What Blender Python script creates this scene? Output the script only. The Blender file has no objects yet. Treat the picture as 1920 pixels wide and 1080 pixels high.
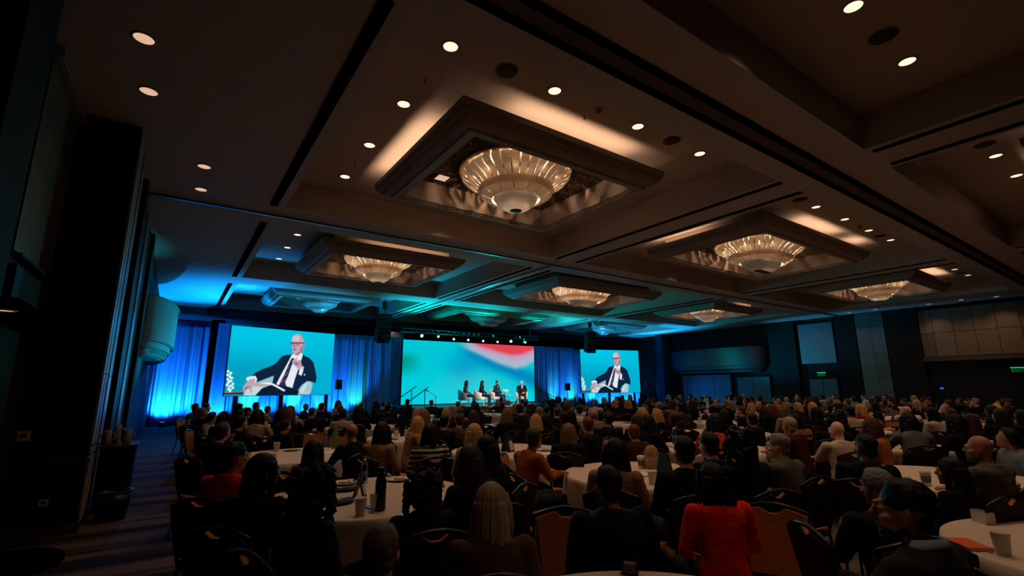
import bpy, bmesh, math, random
from mathutils import Vector, Matrix
random.seed(11)
sc = bpy.context.scene
C = sc.collection
PI = math.pi
# ------------------------------------------------------------------ camera, world, exposure
F_PX, YAW, PITCH, ROLL, EYE = 897.3, 0.609, 0.2043, -0.0058, 1.75
fw = Vector((math.sin(YAW)*math.cos(PITCH), math.cos(YAW)*math.cos(PITCH), math.sin(PITCH)))
rt0 = Vector((math.cos(YAW), -math.sin(YAW), 0)); up0 = rt0.cross(fw)
rt = math.cos(ROLL)*rt0 + math.sin(ROLL)*up0
up = -math.sin(ROLL)*rt0 + math.cos(ROLL)*up0
cd = bpy.data.cameras.new('camera'); cam = bpy.data.objects.new('camera', cd); C.objects.link(cam)
cd.sensor_width = 36.0; cd.lens = F_PX/1920*36.0; cd.clip_start = 0.05; cd.clip_end = 200
cam.matrix_world = Matrix(((rt.x, up.x, -fw.x, 0), (rt.y, up.y, -fw.y, 0), (rt.z, up.z, -fw.z, EYE), (0, 0, 0, 1)))
sc.camera = cam
vs = sc.view_settings
sc.display_settings.display_device = 'sRGB'
vs.view_transform = 'Standard'; vs.look = 'None'; vs.gamma = 1; vs.use_curve_mapping = False
vs.exposure = 0.0
w = bpy.data.worlds.new('world'); sc.world = w; w.use_nodes = True
w.node_tree.nodes['Background'].inputs[0].default_value = (0.6, 0.58, 0.62, 1)
w.node_tree.nodes['Background'].inputs[1].default_value = 0.005
sc.cycles.max_bounces = 6; sc.cycles.diffuse_bounces = 3; sc.cycles.sample_clamp_indirect = 3.0
sc.cycles.caustics_reflective = False; sc.cycles.caustics_refractive = False

def at(px, py, z=None, X=None, Y=None):
    d = fw*F_PX + rt*(px-960) - up*(py-540)
    o = Vector((0, 0, EYE))
    if z is not None: return o + d*((z-EYE)/d.z)
    if X is not None: return o + d*(X/d.x)
    return o + d*(Y/d.y)

def lin(c):
    return tuple((v/255/12.92) if v/255 <= 0.04045 else ((v/255+0.055)/1.055)**2.4 for v in c)

WARM = (1.0, 0.66, 0.43)
BLUE = (0.0, 0.22, 1.0)
AZURE = (0.02, 0.46, 1.0)
TEAL = (0.0, 0.85, 0.85)
GREEN = (0.05, 0.85, 0.12)

def spot(name, loc, target, color, power, angle=60, blend=0.8, size=0.08, parent=None):
    l = bpy.data.lights.new(name, 'SPOT'); l.color = color; l.energy = power
    l.spot_size = math.radians(angle); l.spot_blend = blend; l.shadow_soft_size = size
    o = bpy.data.objects.new(name, l); C.objects.link(o)
    d = Vector(target) - Vector(loc)
    o.rotation_euler = d.to_track_quat('-Z', 'Y').to_euler()
    o.location = loc
    if parent is not None:
        o.parent = parent; o.matrix_parent_inverse = Matrix.Translation(parent.location).inverted()
    return o

def area(name, loc, target, color, power, sx, sy):
    l = bpy.data.lights.new(name, 'AREA'); l.shape = 'RECTANGLE'; l.size = sx; l.size_y = sy
    l.color = color; l.energy = power
    o = bpy.data.objects.new(name, l); C.objects.link(o); o.location = loc
    d = Vector(target) - Vector(loc); o.rotation_euler = d.to_track_quat('-Z', 'Y').to_euler()
    return o

# ------------------------------------------------------------------ materials
MC = {}
def nodes(name):
    m = bpy.data.materials.new(name); m.use_nodes = True
    nt = m.node_tree; return m, nt, nt.nodes, nt.links, nt.nodes['Principled BSDF']

def mat(name, rgb, rough=0.7, metal=0.0, var=0.25, scale=18.0, spec=0.3, bump=0.0, stretch=None, coat=0.0, linear=False):
    if name in MC: return MC[name]
    m, nt, N, L, b = nodes(name)
    c = rgb if linear else lin(rgb)
    tc = N.new('ShaderNodeTexCoord'); mp = N.new('ShaderNodeMapping'); nz = N.new('ShaderNodeTexNoise')
    nz.inputs['Scale'].default_value = scale; nz.inputs['Detail'].default_value = 3
    if stretch: mp.inputs['Scale'].default_value = stretch
    L.new(tc.outputs['Object'], mp.inputs[0]); L.new(mp.outputs[0], nz.inputs['Vector'])
    mx = N.new('ShaderNodeMixRGB'); L.new(nz.outputs['Fac'], mx.inputs[0])
    mx.inputs[1].default_value = tuple(v*(1-var) for v in c)+(1,)
    mx.inputs[2].default_value = tuple(min(1, v*(1+var)) for v in c)+(1,)
    L.new(mx.outputs[0], b.inputs['Base Color'])
    b.inputs['Roughness'].default_value = rough; b.inputs['Metallic'].default_value = metal
    b.inputs['Specular IOR Level'].default_value = spec
    if coat: b.inputs['Coat Weight'].default_value = coat
    if bump:
        bp = N.new('ShaderNodeBump'); bp.inputs['Strength'].default_value = bump; bp.inputs['Distance'].default_value = 0.01
        L.new(nz.outputs['Fac'], bp.inputs['Height']); L.new(bp.outputs[0], b.inputs['Normal'])
    MC[name] = m; return m

def emis(name, rgb, strength, linear=False):
    if name in MC: return MC[name]
    m, nt, N, L, b = nodes(name)
    c = rgb if linear else lin(rgb)
    b.inputs['Base Color'].default_value = (0.02, 0.02, 0.02, 1)
    b.inputs['Emission Color'].default_value = (*c, 1); b.inputs['Emission Strength'].default_value = strength
    MC[name] = m; return m

def screen_mat(name, strength):
    m, nt, N, L, b = nodes(name)
    a = N.new('ShaderNodeVertexColor'); a.layer_name = 'picture'
    b.inputs['Base Color'].default_value = (0.01, 0.01, 0.01, 1); b.inputs['Roughness'].default_value = 0.6
    b.inputs['Specular IOR Level'].default_value = 0.1
    L.new(a.outputs[0], b.inputs['Emission Color']); b.inputs['Emission Strength'].default_value = strength
    return m

def carpet_mat():
    m, nt, N, L, b = nodes('carpet')
    tc = N.new('ShaderNodeTexCoord'); mp = N.new('ShaderNodeMapping'); mp.inputs['Scale'].default_value = (0.16, 2.4, 1)
    nz = N.new('ShaderNodeTexNoise'); nz.inputs['Scale'].default_value = 1.0; nz.inputs['Detail'].default_value = 4; nz.inputs['Roughness'].default_value = 0.65
    L.new(tc.outputs['Object'], mp.inputs[0]); L.new(mp.outputs[0], nz.inputs['Vector'])
    rp = N.new('ShaderNodeValToRGB'); e = rp.color_ramp.elements
    e[0].position = 0.42; e[0].color = (0.018, 0.014, 0.013, 1); e[1].position = 0.56; e[1].color = (0.15, 0.11, 0.09, 1)
    L.new(nz.outputs['Fac'], rp.inputs[0])
    n2 = N.new('ShaderNodeTexNoise'); n2.inputs['Scale'].default_value = 130; L.new(tc.outputs['Object'], n2.inputs['Vector'])
    mx = N.new('ShaderNodeMixRGB'); mx.blend_type = 'MULTIPLY'; mx.inputs[0].default_value = 0.7
    L.new(rp.outputs[0], mx.inputs[1]); L.new(n2.outputs['Fac'], mx.inputs[2])
    L.new(mx.outputs[0], b.inputs['Base Color']); b.inputs['Roughness'].default_value = 0.95; b.inputs['Specular IOR Level'].default_value = 0.1
    bp = N.new('ShaderNodeBump'); bp.inputs['Strength'].default_value = 0.4; L.new(n2.outputs['Fac'], bp.inputs['Height']); L.new(bp.outputs[0], b.inputs['Normal'])
    return m

def tile_mat(name, rgb, w, h, rough=0.4, sparkle=0.0, axis='yz', off=(0, 0)):
    m, nt, N, L, b = nodes(name)
    c = lin(rgb)
    tc = N.new('ShaderNodeTexCoord'); mp = N.new('ShaderNodeSeparateXYZ'); cb = N.new('ShaderNodeCombineXYZ')
    L.new(tc.outputs['Object'], mp.inputs[0]); L.new(mp.outputs['Y' if axis == 'yz' else 'X'], cb.inputs[0]); L.new(mp.outputs['Z'], cb.inputs[1])
    br = N.new('ShaderNodeTexBrick'); br.offset = 0.0; br.squash = 1.0
    br.inputs['Scale'].default_value = 1.0; br.inputs['Brick Width'].default_value = w; br.inputs['Row Height'].default_value = h
    br.inputs['Mortar Size'].default_value = 0.012; br.inputs['Mortar'].default_value = (0.004, 0.004, 0.004, 1)
    br.inputs['Color1'].default_value = tuple(v*0.75 for v in c)+(1,); br.inputs['Color2'].default_value = tuple(v*1.25 for v in c)+(1,)
    mo = N.new('ShaderNodeMapping'); mo.inputs['Location'].default_value = (off[0], off[1], 0); L.new(cb.outputs[0], mo.inputs[0]); L.new(mo.outputs[0], br.inputs['Vector'])
    nz = N.new('ShaderNodeTexNoise'); nz.inputs['Scale'].default_value = 26; nz.inputs['Detail'].default_value = 5
    L.new(tc.outputs['Object'], nz.inputs['Vector'])
    mx = N.new('ShaderNodeMixRGB'); mx.blend_type = 'MULTIPLY'; mx.inputs[0].default_value = 0.6
    L.new(br.outputs['Color'], mx.inputs[1]); L.new(nz.outputs['Fac'], mx.inputs[2]); L.new(mx.outputs[0], b.inputs['Base Color'])
    bp = N.new('ShaderNodeBump'); bp.inputs['Strength'].default_value = 0.5; bp.inputs['Distance'].default_value = 0.02
    L.new(nz.outputs['Fac'], bp.inputs['Height']); L.new(bp.outputs[0], b.inputs['Normal'])
    b.inputs['Roughness'].default_value = rough; b.inputs['Metallic'].default_value = sparkle
    return m

def glass_shade_mat():
    m, nt, N, L, b = nodes('ribbed_glass')
    N.remove(b)
    out = N['Material Output']
    d = N.new('ShaderNodeBsdfDiffuse'); t = N.new('ShaderNodeBsdfTranslucent'); g = N.new('ShaderNodeBsdfGlossy')
    d.inputs[0].default_value = (0.8, 0.77, 0.73, 1); t.inputs[0].default_value = (1.0, 0.88, 0.76, 1); g.inputs['Roughness'].default_value = 0.15
    nz = N.new('ShaderNodeTexNoise'); nz.inputs['Scale'].default_value = 60
    tc = N.new('ShaderNodeTexCoord'); L.new(tc.outputs['Object'], nz.inputs['Vector'])
    bp = N.new('ShaderNodeBump'); bp.inputs['Strength'].default_value = 0.6; bp.inputs['Distance'].default_value = 0.01; L.new(nz.outputs['Fac'], bp.inputs['Height'])
    for x in (d, g): L.new(bp.outputs[0], x.inputs['Normal'])
    m1 = N.new('ShaderNodeMixShader'); m1.inputs[0].default_value = 0.8; L.new(d.outputs[0], m1.inputs[1]); L.new(t.outputs[0], m1.inputs[2])
    m2 = N.new('ShaderNodeMixShader'); m2.inputs[0].default_value = 0.12; L.new(m1.outputs[0], m2.inputs[1]); L.new(g.outputs[0], m2.inputs[2])
    L.new(m2.outputs[0], out.inputs[0]); return m

def clear_mat(name, tint=(0.9, 0.95, 1.0)):
    if name in MC: return MC[name]
    m, nt, N, L, b = nodes(name)
    b.inputs['Base Color'].default_value = (*tint, 1); b.inputs['Roughness'].default_value = 0.05
    b.inputs['Transmission Weight'].default_value = 1.0; b.inputs['IOR'].default_value = 1.33
    MC[name] = m; return m

# ------------------------------------------------------------------ mesh building
def frame_of(d):
    d = Vector(d).normalized()
    a = Vector((0, 0, 1)) if abs(d.z) < 0.9 else Vector((0, 1, 0))
    x = a.cross(d).normalized(); return x, d.cross(x)

class MB:
    def __init__(s): s.bm = bmesh.new()
    def box(s, c, d, rz=0.0, rx=0.0, taper=1.0):
        M = Matrix.Translation(c) @ Matrix.Rotation(rz, 4, 'Z') @ Matrix.Rotation(rx, 4, 'X')
        v = []
        for z in (-.5, .5):
            k = taper if z > 0 else 1.0
            for x, y in ((-.5, -.5), (.5, -.5), (.5, .5), (-.5, .5)): v.append(s.bm.verts.new(M @ Vector((x*d[0]*k, y*d[1]*k, z*d[2]))))
        for f in ((3, 2, 1, 0), (4, 5, 6, 7), (0, 1, 5, 4), (1, 2, 6, 5), (2, 3, 7, 6), (3, 0, 4, 7)): s.bm.faces.new([v[i] for i in f])
        return s
    def b2(s, a, b):
        return s.box([(a[i]+b[i])/2 for i in range(3)], [abs(b[i]-a[i]) for i in range(3)])
    def rings(s, R, closed=True, cap0=True, cap1=True):
        V = [[s.bm.verts.new(p) for p in r] for r in R]
        n = len(V[0])
        for a, b in zip(V, V[1:]):
            for i in range(n if closed else n-1):
                j = (i+1) % n; s.bm.faces.new((a[i], a[j], b[j], b[i]))
        if closed:
            if cap0: s.bm.faces.new(V[0][::-1])
            if cap1: s.bm.faces.new(V[-1])
        return s
    def tube(s, pts, rad, n=10, flat=1.0, cap=True):
        pts = [Vector(p) for p in pts]
        if not hasattr(rad, '__len__'): rad = [rad]*len(pts)
        R = []
        px = None
        for i, p in enumerate(pts):
            d = (pts[min(i+1, len(pts)-1)] - pts[max(i-1, 0)])
            x, y = frame_of(d)
            if px is not None:
                dn = d.normalized(); x = (px - dn*px.dot(dn))
                x = x.normalized() if x.length > 1e-5 else frame_of(d)[0]
                y = dn.cross(x)
            px = x
            R.append([p + (x*math.cos(2*PI*k/n) + y*math.sin(2*PI*k/n)*flat)*rad[i] for k in range(n)])
        return s.rings(R, True, cap, cap)
    def limb(s, p0, p1, r0, r1, n=14, mid=None):
        # closed capsule with a taper
        p0, p1 = Vector(p0), Vector(p1); d = (p1-p0); L = d.length; d = d/L
        P, Rr = [], []
        for a in (-1, -.8, -.45): P.append(p0 + d*a*r0); Rr.append(r0*math.sqrt(max(0.02, 1-a*a)))
        P.append(p0); Rr.append(r0)
        if mid: P.append(p0+d*L*.4); Rr.append(mid)
        P.append(p1); Rr.append(r1)
        for a in (.45, .8, 1): P.append(p1 + d*a*r1); Rr.append(r1*math.sqrt(max(0.02, 1-a*a)))
        return s.tube(P, Rr, n)
    def lathe(s, prof, n=24, c=(0, 0, 0), cap0=True, cap1=True, sx=0.0):
        R = []
        for r, z in prof:
            ring = []
            for k in range(n):
                a = 2*PI*k/n; x = math.cos(a)*r; y = math.sin(a)*r
                if sx: x += sx*max(-1, min(1, math.cos(a)*3))
                ring.append((c[0]+x, c[1]+y, c[2]+z))
            R.append(ring)
        return s.rings(R, True, cap0, cap1)
    def ell(s, c, r, n=20, m=14, rx=0.0, ry=0.0):
        M = Matrix.Translation(c) @ Matrix.Rotation(rx, 4, 'X') @ Matrix.Rotation(ry, 4, 'Y')
        R = []
        for i in range(m+1):
            t = -PI/2 + PI*i/m; t = max(-PI/2+.04, min(PI/2-.04, t))
            R.append([M @ Vector((r[0]*math.cos(t)*math.cos(2*PI*k/n), r[1]*math.cos(t)*math.sin(2*PI*k/n), r[2]*math.sin(t))) for k in range(n)])
        return s.rings(R)
    def prism(s, poly, h0, h1, plane='xy'):
        f = {'xy': lambda a, b, h: (a, b, h), 'xz': lambda a, b, h: (a, h, b), 'yz': lambda a, b, h: (h, a, b)}[plane]
        return s.rings([[f(a, b, h0) for a, b in poly], [f(a, b, h1) for a, b in poly]])
    def quad(s, *p):
        s.bm.faces.new([s.bm.verts.new(q) for q in p]); return s
    def mesh(s, name, smooth=False, fix=True):
        if fix: bmesh.ops.recalc_face_normals(s.bm, faces=s.bm.faces[:])
        me = bpy.data.meshes.new(name); s.bm.to_mesh(me); s.bm.free()
        if smooth:
            for p in me.polygons: p.use_smooth = True
        return me
    def build(s, name, m, parent=None, smooth=False, fix=True):
        return link(name, s.mesh(name, smooth, fix), m, parent)

def link(name, me, m=None, parent=None):
    if m is not None and len(me.materials) == 0: me.materials.append(m)
    o = bpy.data.objects.new(name, me); C.objects.link(o)
    if parent is not None: o.parent = parent
    return o

def tag(o, label, cat, group=None, kind=None):
    o['label'] = label; o['category'] = cat
    if group: o['group'] = group
    if kind: o['kind'] = kind
    return o

def thing(name, label, cat, loc=(0, 0, 0), rz=0.0, group=None):
    o = bpy.data.objects.new(name, None); C.objects.link(o); o.empty_display_size = 0.1
    o.location = loc; o.rotation_euler = (0, 0, rz)
    return tag(o, label, cat, group)

def dup(root, loc, rz, label, group=None, scale=None):
    r = root.copy(); C.objects.link(r); r.location = loc; r.rotation_euler = (0, 0, rz); r['label'] = label
    if scale: r.scale = (scale,)*3
    if group: r['group'] = group
    for ch in root.children:
        c = ch.copy(); C.objects.link(c); c.parent = r; c.matrix_parent_inverse = ch.matrix_parent_inverse.copy()
        for g in ch.children:
            d = g.copy(); C.objects.link(d); d.parent = c; d.matrix_parent_inverse = g.matrix_parent_inverse.copy()
    return r

def struct(name, mb, m, label, smooth=False, parent=None, fix=True):
    o = mb.build(name, m, parent, smooth, fix)
    if parent is None: tag(o, label, 'room', kind='structure')
    return o
# ------------------------------------------------------------------ large lights: stage wash and house light
ZC, ZT = 5.55, 6.17                     # ceiling soffit, coffer top
# blue and teal LED wash thrown up at the ceiling around the stage (no fixtures built; the last ones are added fill on walls and floor)
spot('stage_wash_and_fill', (-0.2, 25.8, 0.4), (0.3, 23.0, 5.5), BLUE, 6500, 64, 0.9)
spot('stage_wash_and_fill', (1.25, 24.9, 0.3), (2.4, 22.2, 5.5), (0.0, 0.30, 1.0), 4600, 62, 0.9)
spot('stage_wash_and_fill', (8.0, 23.0, 0.6), (4.6, 22.2, 5.5), AZURE, 3200, 60, 0.9)
spot('stage_wash_and_fill', (8.6, 23.6, 1.0), (9.6, 20.0, 5.5), (0.0, 0.6, 1.0), 2600, 60, 0.9)
spot('stage_wash_and_fill', (14.2, 22.6, 4.4), (11.5, 20.0, 5.5), TEAL, 1150, 110, 0.9)
spot('stage_wash_and_fill', (15.8, 22.6, 4.4), (18.5, 19.0, 5.5), TEAL, 1150, 110, 0.9)
spot('stage_wash_and_fill', (10.0, 22.4, 0.95), (9.4, 21.4, 5.5), TEAL, 2200, 58, 0.9)
spot('stage_wash_and_fill', (12.4, 23.4, 0.95), (12.0, 22.2, 6.0), TEAL, 1500, 60, 0.9)
spot('stage_wash_and_fill', (17.6, 23.6, 0.95), (18.2, 22.2, 5.8), (0.0, 0.65, 0.95), 1700, 60, 0.9)
spot('stage_wash_and_fill', (19.6, 23.2, 0.8), (20.4, 21.6, 5.5), AZURE, 1900, 60, 0.9)
spot('stage_wash_and_fill', (28.2, 24.6, 0.3), (26.4, 21.5, 5.5), AZURE, 4200, 66, 0.9)
spot('stage_wash_and_fill', (21.4, 23.0, 0.6), (24.6, 22.2, 5.5), AZURE, 3200, 60, 0.9)
spot('stage_wash_and_fill', (29.8, 24.6, 0.4), (29.2, 21.0, 5.5), BLUE, 4500, 62, 0.9)
spot('stage_wash_and_fill', (4.2, 22.6, 0.6), (-0.4, 17.6, 3.3), (0.0, 0.7, 1.0), 3600, 26, 0.8)  # added spot brightening the left canopy, no fixture there
spot('stage_wash_and_fill', (26.4, 22.8, 0.5), (30.2, 12.8, 4.4), AZURE, 6000, 26, 0.9)  # spot added to light the right wall panel, without a fixture
spot('stage_wash_and_fill', (5.5, 23.0, 0.6), (-0.8, 11.5, 2.8), AZURE, 3200, 15, 0.9)  # added fill so the left pilaster strips show blue
spot('stage_wash_and_fill', (1.2, 25.0, 4.5), (0.0, 18.5, 0.0), BLUE, 800, 62, 0.9)  # added fill tinting the left aisle floor, no lamp stands here
spot('stage_wash_and_fill', (25.6, 22.8, 0.5), (30.2, 19.5, 1.4), BLUE, 500, 40, 0.9)

# ------------------------------------------------------------------ materials
M_ceil = mat('ceiling_paint', (176, 160, 148), 0.85, var=0.05, scale=3)
M_trimc = mat('ceiling_moulding', (146, 130, 118), 0.65, var=0.06, scale=4)
M_slot = mat('black_slot', (6, 6, 7), 0.9, spec=0.0)
M_track = mat('track_metal', (120, 120, 125), 0.35, metal=0.8)
M_brown = mat('brown_panel', (70, 48, 34), 0.55, scale=2, stretch=(1, 1, 6))
M_wood = mat('dark_wood', (26, 20, 17), 0.7, scale=6, stretch=(8, 8, 1), spec=0.12)
M_black = mat('black_paint', (9, 9, 10), 0.6)
M_strip = mat('bronze_strip', (150, 142, 136), 0.4, metal=0.2, var=.05)
M_navy = mat('blue_wall', (40, 48, 66), 0.7, scale=3)
M_teal = mat('plaster_drum', (104, 110, 116), 0.6, scale=2)
M_stone = tile_mat('stone_panel', (126, 104, 86), 0.75, 1.145, 0.32, 0.35, off=(0.14, -3.07))
M_panel = mat('brushed_panel', (96, 104, 112), 0.35, metal=0.3, scale=40, bump=0.3)
M_tile = tile_mat('column_tile', (96, 90, 84), 0.76, 0.68, 0.5)

# ------------------------------------------------------------------ floor
m = MB(); m.box((14.7, 12, -0.05), (34, 38, 0.1)); struct('floor', m, carpet_mat(), 'dark patterned carpet floor of the ballroom')

# ------------------------------------------------------------------ ceiling with coffers
XC = [(1.575, 8.93), (10.10, 19.05), (20.22, 27.6)]
YC = [(-4.0, 2.63), (4.06, 10.70), (12.0, 18.7), (19.95, 26.6)]
XB = [-2.2] + [v for c in XC for v in c] + [32.0]
YB = [-7.0] + [v for c in YC for v in c] + [26.8]
m = MB()
for i in range(len(XB)-1):
    for j in range(len(YB)-1):
        x0, x1, y0, y1 = XB[i], XB[i+1], YB[j], YB[j+1]
        if i % 2 == 1 and j % 2 == 1:
            for a, b in (((x0, y0), (x1, y0)), ((x1, y0), (x1, y1)), ((x1, y1), (x0, y1)), ((x0, y1), (x0, y0))):
                m.quad((*a, ZC), (*b, ZC), (*b, ZT), (*a, ZT))
            m.quad((x0, y0, ZT), (x1, y0, ZT), (x1, y1, ZT), (x0, y1, ZT))
        else: m.quad((x0, y0, ZC), (x1, y0, ZC), (x1, y1, ZC), (x0, y1, ZC))
bmesh.ops.remove_doubles(m.bm, verts=m.bm.verts[:], dist=0.001)
struct('ceiling', m, M_ceil, 'coffered plaster ceiling with twelve deep rectangular recesses')

k_trim = [0]
def trim(mb, mtl, label):
    k_trim[0] += 1; struct('trim_%d' % k_trim[0], mb, mtl, label)
# operable-partition tracks and black air slots between the coffers
m = MB()
for y in (3.26, 3.56): m.box((14.9, y, ZC-0.012), (31, 0.10, 0.03))
trim(m, M_slot, 'pair of dark grooves along the wide near ceiling beam')
m = MB(); m.box((14.9, 3.41, ZC-0.006), (31, 0.18, 0.02)); trim(m, M_brown, 'brown band between the grooves of the near beam')
m = MB(); m.box((14.5, 11.35, ZC-0.02), (31, 0.09, 0.045)); trim(m, M_track, 'metal partition track crossing the whole ceiling')
for x in (9.51, 19.63):
    m = MB(); m.box((x, 19.0, ZC-0.02), (0.08, 15.3, 0.045)); trim(m, M_track, 'metal partition track running toward the stage')
for x0, x1 in ((1.26, 1.41), (9.06, 9.16), (9.86, 9.96), (19.18, 19.28), (19.98, 20.08)):
    for y0, y1 in ((-4.0, 2.57), (4.06, 10.7), (12.0, 18.65), (20.0, 26.2)):
        if x0 < 2 and y0 < 0: continue
        m = MB(); m.b2((x0, y0, ZC-0.02), (x1, y1, ZC+0.01)); trim(m, M_slot, 'black linear air slot in the soffit at x %.1f' % x0)

# ------------------------------------------------------------------ hanging cove boxes with grilles
M_grille = mat('black_grille', (120, 100, 86), 0.5)
def rect(cx, cy, hx, hy, z): return [(cx-hx, cy-hy, z), (cx+hx, cy-hy, z), (cx+hx, cy+hy, z), (cx-hx, cy+hy, z)]
def cove_box(hx, hy):
    prof = [(0.46, 6.08), (0.46, 5.60), (0.41, 5.60), (0.41, 5.575), (0.36, 5.575), (0.36, 5.55), (0.27, 5.55), (0.265, 5.575), (0.25, 5.595), (0.19, 5.615),
            (0.14, 5.645), (0.105, 5.685), (0.09, 5.715), (0.065, 5.715), (0.06, 5.75), (0.03, 5.75), (0.025, 5.80), (0, 5.80), (0, 5.90), (0.05, 5.90), (0.05, 5.72), (0.40, 5.72), (0.40, ZT)]
    m = MB(); m.rings([rect(0, 0, hx-o, hy-o, z) for o, z in prof], True, False, False)
    return m.mesh('cove_box', fix=False)
def grille(hx, hy):
    m = MB(); s = 0.085
    n = int(2*hx/s)
    for i in range(n+1): m.box((-hx+2*hx*i/n, 0, 6.055), (0.008, 2*hy, 0.04))
    n = int(2*hy/s)
    for i in range(n+1): m.box((0, -hy+2*hy*i/n, 6.055), (2*hx, 0.008, 0.04))
    return m.mesh('grille')
ROWN = ['second row from the back', 'third row from the back', 'row nearest the stage']
COLN = ['left', 'middle', 'right']
box_me = {}
bulbs_on = {}
for ci, (x0, x1) in enumerate(XC):
    for ri, (y0, y1) in enumerate(YC):
        if ri == 0 and ci == 0: continue
        hx, hy = (x1-x0)/2-1.42, (y1-y0)/2-1.43
        key = ci == 1
        if key not in box_me: box_me[key] = (cove_box(hx, hy), grille(hx-0.46, hy-0.46), MB().box((0, 0, 6.10), (2*hx-0.9, 2*hy-0.9, 0.03)).mesh('void'))
        cx, cy = (x0+x1)/2, (y0+y1)/2
        k_trim[0] += 1
        o = link('trim_%d' % k_trim[0], box_me[key][0], M_trimc); o.location = (cx, cy, 0)
        tag(o, 'stepped plaster light cove box hanging in the %s coffer, row %d' % (COLN[ci], ri+1), 'ceiling trim', kind='structure')
        link('grille', box_me[key][1], M_grille, o); link('backing', box_me[key][2], M_black, o)
# warm strip light lying in the cove troughs
def cove(ci, ri, side, t0, t1, power):
    x0, x1 = XC[ci]; y0, y1 = YC[ri]; hx, hy = (x1-x0)/2-1.42, (y1-y0)/2-1.43; cx, cy = (x0+x1)/2, (y0+y1)/2
    if side in 'lr':
        L = (t1-t0)*2*hy; yy = cy-hy+(t0+t1)*hy; sg = 1 if side == 'r' else -1
        area('cove_strip', (cx+sg*(hx-0.13), yy, 5.80), (cx+sg*(hx-0.10), yy, 6.2), WARM, power*L, L, 0.06)
    else:
        L = (t1-t0)*2*hx; xx = cx-hx+(t0+t1)*hx; sg = 1 if side == 'f' else -1
        area('cove_strip', (xx, cy+sg*(hy-0.13), 5.80), (xx, cy+sg*(hy-0.10), 6.2), WARM, power*L, L, 0.06)
CP = 6.0
for ci, ri, side, t0, t1 in ((0, 1, 'l', .32, .95), (0, 1, 'n', .22, .82), (0, 1, 'f', .2, .9), (0, 1, 'r', .2, .9), (1, 1, 'l', .5, .95), (1, 1, 'n', .3, .66), (1, 1, 'n', .82, .96),
                             (1, 0, 'l', .2, .8), (1, 0, 'f', .3, .7), (2, 0, 'l', .3, .9), (2, 1, 'n', .4, .8), (0, 2, 'n', .3, .9), (2, 1, 'l', .2, .8), (2, 0, 'f', .2, .7), (2, 2, 'n', .6, .9)):
    cove(ci, ri, side, t0, t1, CP)

# ------------------------------------------------------------------ chandeliers
M_glass = glass_shade_mat()
M_brass = mat('dark_bronze', (60, 46, 36), 0.35, metal=0.8)
M_flange = mat('cream_flange', (190, 170, 150), 0.6)
M_bulb = emis('warm_bulb', (255, 214, 160), 6.0)
M_bulboff = mat('unlit_bulb', (150, 150, 150), 0.3)
def ring_pt(R, a, z, sx):
    x = math.cos(a)*R
    if sx: x += sx*max(-1, min(1, math.cos(a)*3))
    return Vector((x, math.sin(a)*R, z))
def panel(prof, a0, a1, sx, th=0.012, n=4):
    m = MB(); rings = []
    for inner in (0, 1):
        for (R, z) in (prof if not inner else prof[::-1]):
            rings.append([ring_pt(R-(th if inner else 0), a0+(a1-a0)*k/n, z-(th*0.3 if inner else 0), sx) for k in range(n+1)])
    m.rings([list(r) for r in zip(*rings)], True)
    return m.mesh('panel')
UP = [(1.06, 5.98), (1.09, 5.90), (1.04, 5.84), (0.93, 5.79), (0.83, 5.72), (0.74, 5.63), (0.70, 5.55)]
MID = [(0.76, 5.66), (0.77, 5.60), (0.72, 5.53), (0.62, 5.47), (0.50, 5.43)]
BOWL = [(0.44, 5.50), (0.435, 5.44), (0.39, 5.36), (0.31, 5.28), (0.22, 5.225), (0.12, 5.20)]
def chandelier_parts(sx):
    P = []
    nU = 18 if not sx else 24
    for k in range(nU):
        a = 2*PI*k/nU; w_ = 2*PI/nU
        for h in (0, 1): P.append(('upper_panel', panel(UP if k % 2 else [(r+.012, z+.01) for r, z in UP], a+w_*(h*.5+.04), a+w_*(h*.5+.45), sx), M_glass))
    nM = 14 if not sx else 20
    for k in range(nM):
        a = 2*PI*k/nM; w_ = 2*PI/nM
        P.append(('middle_panel', panel(MID, a+.02*w_, a+.97*w_, sx), M_glass))
    m = MB(); m.lathe(BOWL, 40, sx=sx*.75, cap0=False, cap1=False); P.append(('bowl', m.mesh('bowl', True), M_glass))
    m = MB(); m.lathe([(0.12, 5.205), (0.11, 5.19), (0.05, 5.18)], 24, sx=sx*.75); P.append(('finial', m.mesh('finial'), M_brass))
    m = MB(); m.lathe([(1.12, 6.05), (1.15, 6.01), (1.13, 5.985), (1.02, 5.985), (1.0, 6.05)], 36, sx=sx, cap0=False, cap1=False); P.append(('flange', m.mesh('flange'), M_flange))
    m = MB(); m.lathe([(1.03, 6.06), (1.03, 6.0), (.4, 5.99)], 36, sx=sx); P.append(('back_plate', m.mesh('back_plate'), M_black))  # plate painted black so the gaps between panels read dark
    m = MB(); m.lathe([(0.05, 5.97), (0.05, 5.22)], 10); P.append(('stem', m.mesh('stem'), M_brass))
    m = MB(); m.lathe([(.50, 5.97), (.54, 5.90), (.50, 5.60), (.40, 5.50)], 32, sx=sx); P.append(('core', m.mesh('core', True), M_black))  # black drum added to block the view through and darken the gaps
    for k in range(10 if not sx else 14):
        a = 2*PI*(k+.5)/(10 if not sx else 14); p = ring_pt(.84, a, 5.83, sx)
        m = MB(); m.lathe([(0.012, -.05), (.028, 0), (.03, .03), (.015, .065), (0.004, .085)], 10, c=p); P.append(('bulb', m.mesh('bulb', True), M_bulb))
    return P
ch_cache = {}
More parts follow.
